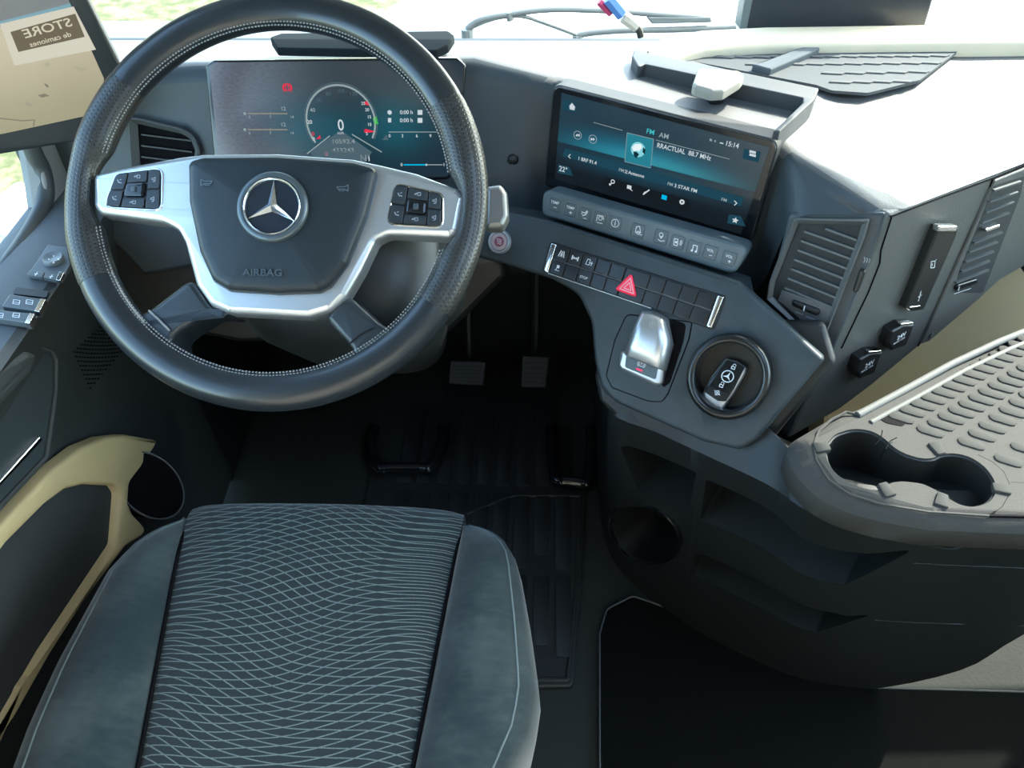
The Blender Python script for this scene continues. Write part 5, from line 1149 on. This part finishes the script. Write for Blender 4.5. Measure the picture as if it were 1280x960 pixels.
# ================================================================== THINGS ON THE DASH TOP
DZ = 0.882
K5 = 720/1280
def Q5(a, b): return (560+a*K5, b*K5)
dt = empty('dash_tray', pZ(900, 140, DZ), 'low black-walled tray moulding on the sunlit dash top behind the touchscreen', 'tray')
FW = UPZ(0.905)
wall = [(793, 62), (1024, 110), (1018, 124), (975, 164), (966, 164), (1004, 128), (1004, 122), (806, 80), (798, 84), (790, 70)]
slab('tray_wall', FW, rnd(FW.L(wall), .003, 3), -0.024, 0.0, mat('tray_wall_blue', (0.035, 0.042, 0.048), 0.55), dt, bev=0.0015)
slab('tray_floor', UPZ(0.884), rnd(UPZ(0.884).L([(800, 72), (1012, 118), (965, 170), (900, 160), (756, 116)]), .01), -0.006, 0.0015, DASHTOP, dt, bev=0.001)
pod_ = empty('sensor_pod', pZ(895, 105, 0.886), 'flat grey sensor pod on a stem inside the black-walled dash tray', 'sensor')
FPD = UPZ(0.918)
slab('pod_head', FPD, rnd(FPD.L([(866, 103), (872, 86), (880, 84), (924, 87), (931, 93), (926, 99), (905, 112), (890, 113), (869, 107)]), .006), -0.013, 0.0, mat('pod_grey', (0.26, 0.25, 0.22), 0.45), pod_, bev=0.004)
pc_ = V(FPD.uv(895, 100)); bm = NB(); tube_bm(bm, [V((pc_.x+.01, pc_.y+.02, 0.880)), V((pc_.x, pc_.y, 0.908))], [0.010, 0.014], 12); link('stem', bm, BLACK, pod_)
# ribbed mat and bar
FD = UPZ(DZ+0.003)
dm = empty('dash_mat', pZ(1050, 90, DZ), 'ribbed dark rubber mat on the dash top along the cream ledge', 'mat')
slab('mat_sheet', FD, rnd(FD.L([(822, 68), (850, 61), (960, 56), (1210, 54), (1150, 100), (1085, 116), (1040, 113), (1020, 106)]), .01), -0.004, 0.0, mat('mat_blue', (0.10, 0.107, 0.11), 0.95, spec=0.1), dm)
RIBM = mat('mat_rib_grey', (0.115, 0.12, 0.12), 0.95, spec=0.1)
rmesh = None
for r_, (ax, ay, bx, by, n) in enumerate(((880, 62, 1185, 60, 15), (905, 70, 1170, 68, 13), (945, 79, 1160, 77, 10), (1040, 90, 1145, 88, 5), (1050, 101, 1125, 100, 4))):
    for k in range(n):
        x = ax+(bx-ax)*k/max(1, n-1); y = ay+(by-ay)*k/max(1, n-1); c = FD.uv(x, y)
        if rmesh is None:
            bm = NB(); slab_bm(bm, UPZ(0), [(-.016, -.006), (.010, -.009), (.016, -.005), (-.010, -.001)], 0, 0.0018, 0.0006); o = link('rib', bm, RIBM, dm, loc=V((0, 0, 0))); rmesh = o.data
        else: o = bpy.data.objects.new('rib', rmesh); o.parent = dm; COL.objects.link(o)
        o.location = FD.w(*c) - dm.location
slab('cross_bar', FD, rnd(FD.L([(938, 88), (952, 84), (1018, 59), (1025, 64), (1022, 68), (962, 94)]), .002), 0.0, 0.008, mat('bar_grey', (0.10, 0.115, 0.125), 0.8, spec=0.1), dm, bev=0.002)
# loudspeaker ring edge
FRg = UPZ(DZ+0.001)
bm = NB(); tube_bm(bm, [FRg.w(*FRg.uv(*Q5(a, b))) for a, b in ((335, 160), (333, 172), (338, 188), (350, 203), (378, 216))], 0.0012, 6); link('speaker_ring', bm, mat('ring_dark', (0.05, 0.045, 0.04), 0.6), dash)
bm = NB(); tube_bm(bm, [FRg.w(*FRg.uv(*Q5(a, b))) for a, b in ((358, 162), (360, 180), (370, 196), (382, 210))], 0.0010, 6); link('speaker_ring', bm, mat('ring_tan', (0.16, 0.14, 0.11), 0.6), dash)
# dark slab standing on the windscreen ledge
FT2 = Fr(pY(1040, 30, 1.15), 0, 8)
tb_ = empty('tablet_box', FT2.w(*FT2.uv(1040, 35)), 'dark navy flat box standing upright on the cream windscreen ledge', 'box')
slab('front_panel', FT2, rnd(FT2.L([(927, 37), (1156, 35), (1176, -30), (1210, -150), (960, -150)]), .006), -0.035, 0.0, mat('box_navy', (0.012, 0.020, 0.030), 0.3), tb_, bev=0.003)
slab('side_bevel', FT2, FT2.L([(925, 37), (934, 37), (972, -150), (955, -150)], .004), -0.036, 0.003, mat('box_grey', (0.10, 0.13, 0.135), 0.4), tb_, bev=0.002)
# bundle of connectors
cb_ = empty('cable_bundle', pY(800, 42, 1.13), 'taped cable end with red and blue plugs by the windscreen', 'cables')
def yb(x, y, d=0): return pY(x, y, 1.13+d)
bm = NB(); tube_bm(bm, spline([yb(801, 46), yb(799, 38), yb(794, 31)], 4), 0.005, 8); link('dark_sheath', bm, mat('sheath', (0.05, 0.045, 0.04), 0.7), cb_)
bm = NB(); tube_bm(bm, spline([yb(796, 34), yb(788, 27), yb(778, 20)], 4), [0.008]*4+[0.009]*4+[0.007], 8); link('tape', bm, mat('tape_cream', (0.55, 0.50, 0.42), 0.7), cb_)
bm = NB(); tube_bm(bm, [yb(764, 17, -.01), yb(749, 2, -.01)], 0.0055, 6); link('red_plug', bm, mat('plug_red', (0.38, 0.03, 0.10), 0.5), cb_)
bm = NB(); tube_bm(bm, [yb(777, 19, -.012), yb(768, 8, -.012), yb(760, -2, -.012)], 0.0085, 6); link('blue_plug', bm, mat('plug_blue', (0.05, 0.16, 0.42), 0.5), cb_)
# wipers outside the glass
def wy(x, y): return pY(x, y, 1.27)
wa = empty('windscreen_wiper', pY(690, 40, 1.27), 'grey windscreen wiper arms lying outside at the foot of the glass', 'wiper')
bm = NB(); tube_bm(bm, spline([wy(x, y) for x, y in ((584, 36), (600, 25), (636, 18), (688, 12), (760, 13.5), (830, 18.5), (888, 23))], 5), 0.0048, 8); link('wiper_arm', bm, WIPER, wa, ang=60)
bm = NB(); tube_bm(bm, spline([wy(x, y) for x, y in ((590, 34), (612, 25), (640, 20), (660, 22), (690, 32), (722, 44))], 5), 0.0032, 8); link('washer_hose', bm, WIPER, wa, ang=60)
bm = NB(); tube_bm(bm, spline([wy(x, y) for x, y in ((720, 45), (740, 41), (780, 38), (840, 37), (920, 34))], 5), 0.0050, 8); link('wiper_blade', bm, WIPER, wa, ang=60)
slab('wiper_bracket', Fr(wy(850, 24), 0, 10), rnd(Fr(wy(850, 24), 0, 10).L([(806, 20), (888, 20), (890, 27), (815, 29)]), .003), -0.006, 0.006, WIPER, wa, bev=.002)
bm = NB(); tube_bm(bm, [wy(636, 15), wy(638, 25)], 0.006, 8); link('clip', bm, WIPER, wa)

zc0 = min(wy(584, 36).z, wy(722, 44).z) - 0.03
sbox('trim_11', (-0.80, 1.222, zc0-0.10), (0.95, 1.40, zc0), WIPER)          # scuttle panel the wipers pivot on
bm = NB(); tube_bm(bm, [wy(584, 36), V((wy(584, 36).x, 1.27, zc0-0.002))], 0.010, 10); link('pivot', bm, WIPER, wa)
bm = NB(); tube_bm(bm, [wy(722, 44), V((wy(722, 44).x, 1.27, zc0-0.002))], 0.008, 10); link('pivot', bm, WIPER, wa)
# ================================================================== OUTSIDE
gmx = bpy.data.materials.new('yard_ground'); gmx.use_nodes = True; t = gmx.node_tree; b = t.nodes['Principled BSDF']; tc = t.nodes.new('ShaderNodeTexCoord')
n1 = t.nodes.new('ShaderNodeTexNoise'); n1.inputs['Scale'].default_value = 0.9; n1.inputs['Detail'].default_value = 8; n1.inputs['Roughness'].default_value = 0.7; t.links.new(tc.outputs['Object'], n1.inputs[0])
n2 = t.nodes.new('ShaderNodeTexNoise'); n2.inputs['Scale'].default_value = 9; n2.inputs['Detail'].default_value = 8; t.links.new(tc.outputs['Object'], n2.inputs[0])
sp = t.nodes.new('ShaderNodeSeparateXYZ'); t.links.new(tc.outputs['Object'], sp.inputs[0])
g1 = smooth(t, mth(t, 'ADD', mth(t, 'MULTIPLY', n1.outputs[0], 1.2), mth(t, 'MULTIPLY', sp.outputs[0], -0.33)), 0.9, 1.25)
grass = mixc(t, smooth(t, n2.outputs[0], 0.35, 0.65), (0.055, 0.065, 0.02), (0.15, 0.14, 0.07))
t.links.new(mixc(t, g1, (0.60, 0.59, 0.56), grass), b.inputs['Base Color']); b.inputs['Roughness'].default_value = 0.95
bm = NB(); bmesh.ops.create_grid(bm, x_segments=1, y_segments=1, size=60)
bmesh.ops.translate(bm, verts=bm.verts, vec=(0, 0, -1.4)); g_ = link('ground', bm, gmx); struct(g_)
gp = empty('ground_pipe', pZ(20, 290, -1.25), 'white pipe lying on the grass outside the driver window', 'pipe')
a_ = pZ(-60, 330, -1.2); b_ = pZ(36, 246, -1.2)
bm = NB(); tube_bm(bm, [a_, a_.lerp(b_, 0.55), b_], 0.10, 14); link('pipe_barrel', bm, STEELG, gp, ang=60)
bm = NB(); tube_bm(bm, [a_.lerp(b_, 0.42), a_.lerp(b_, 0.62)], 0.14, 14); link('pipe_collar', bm, STEELG, gp, ang=60)

bpy.data.objects.remove(_fo)
for c_ in list(bpy.data.curves):
    if c_.users == 0: bpy.data.curves.remove(c_)
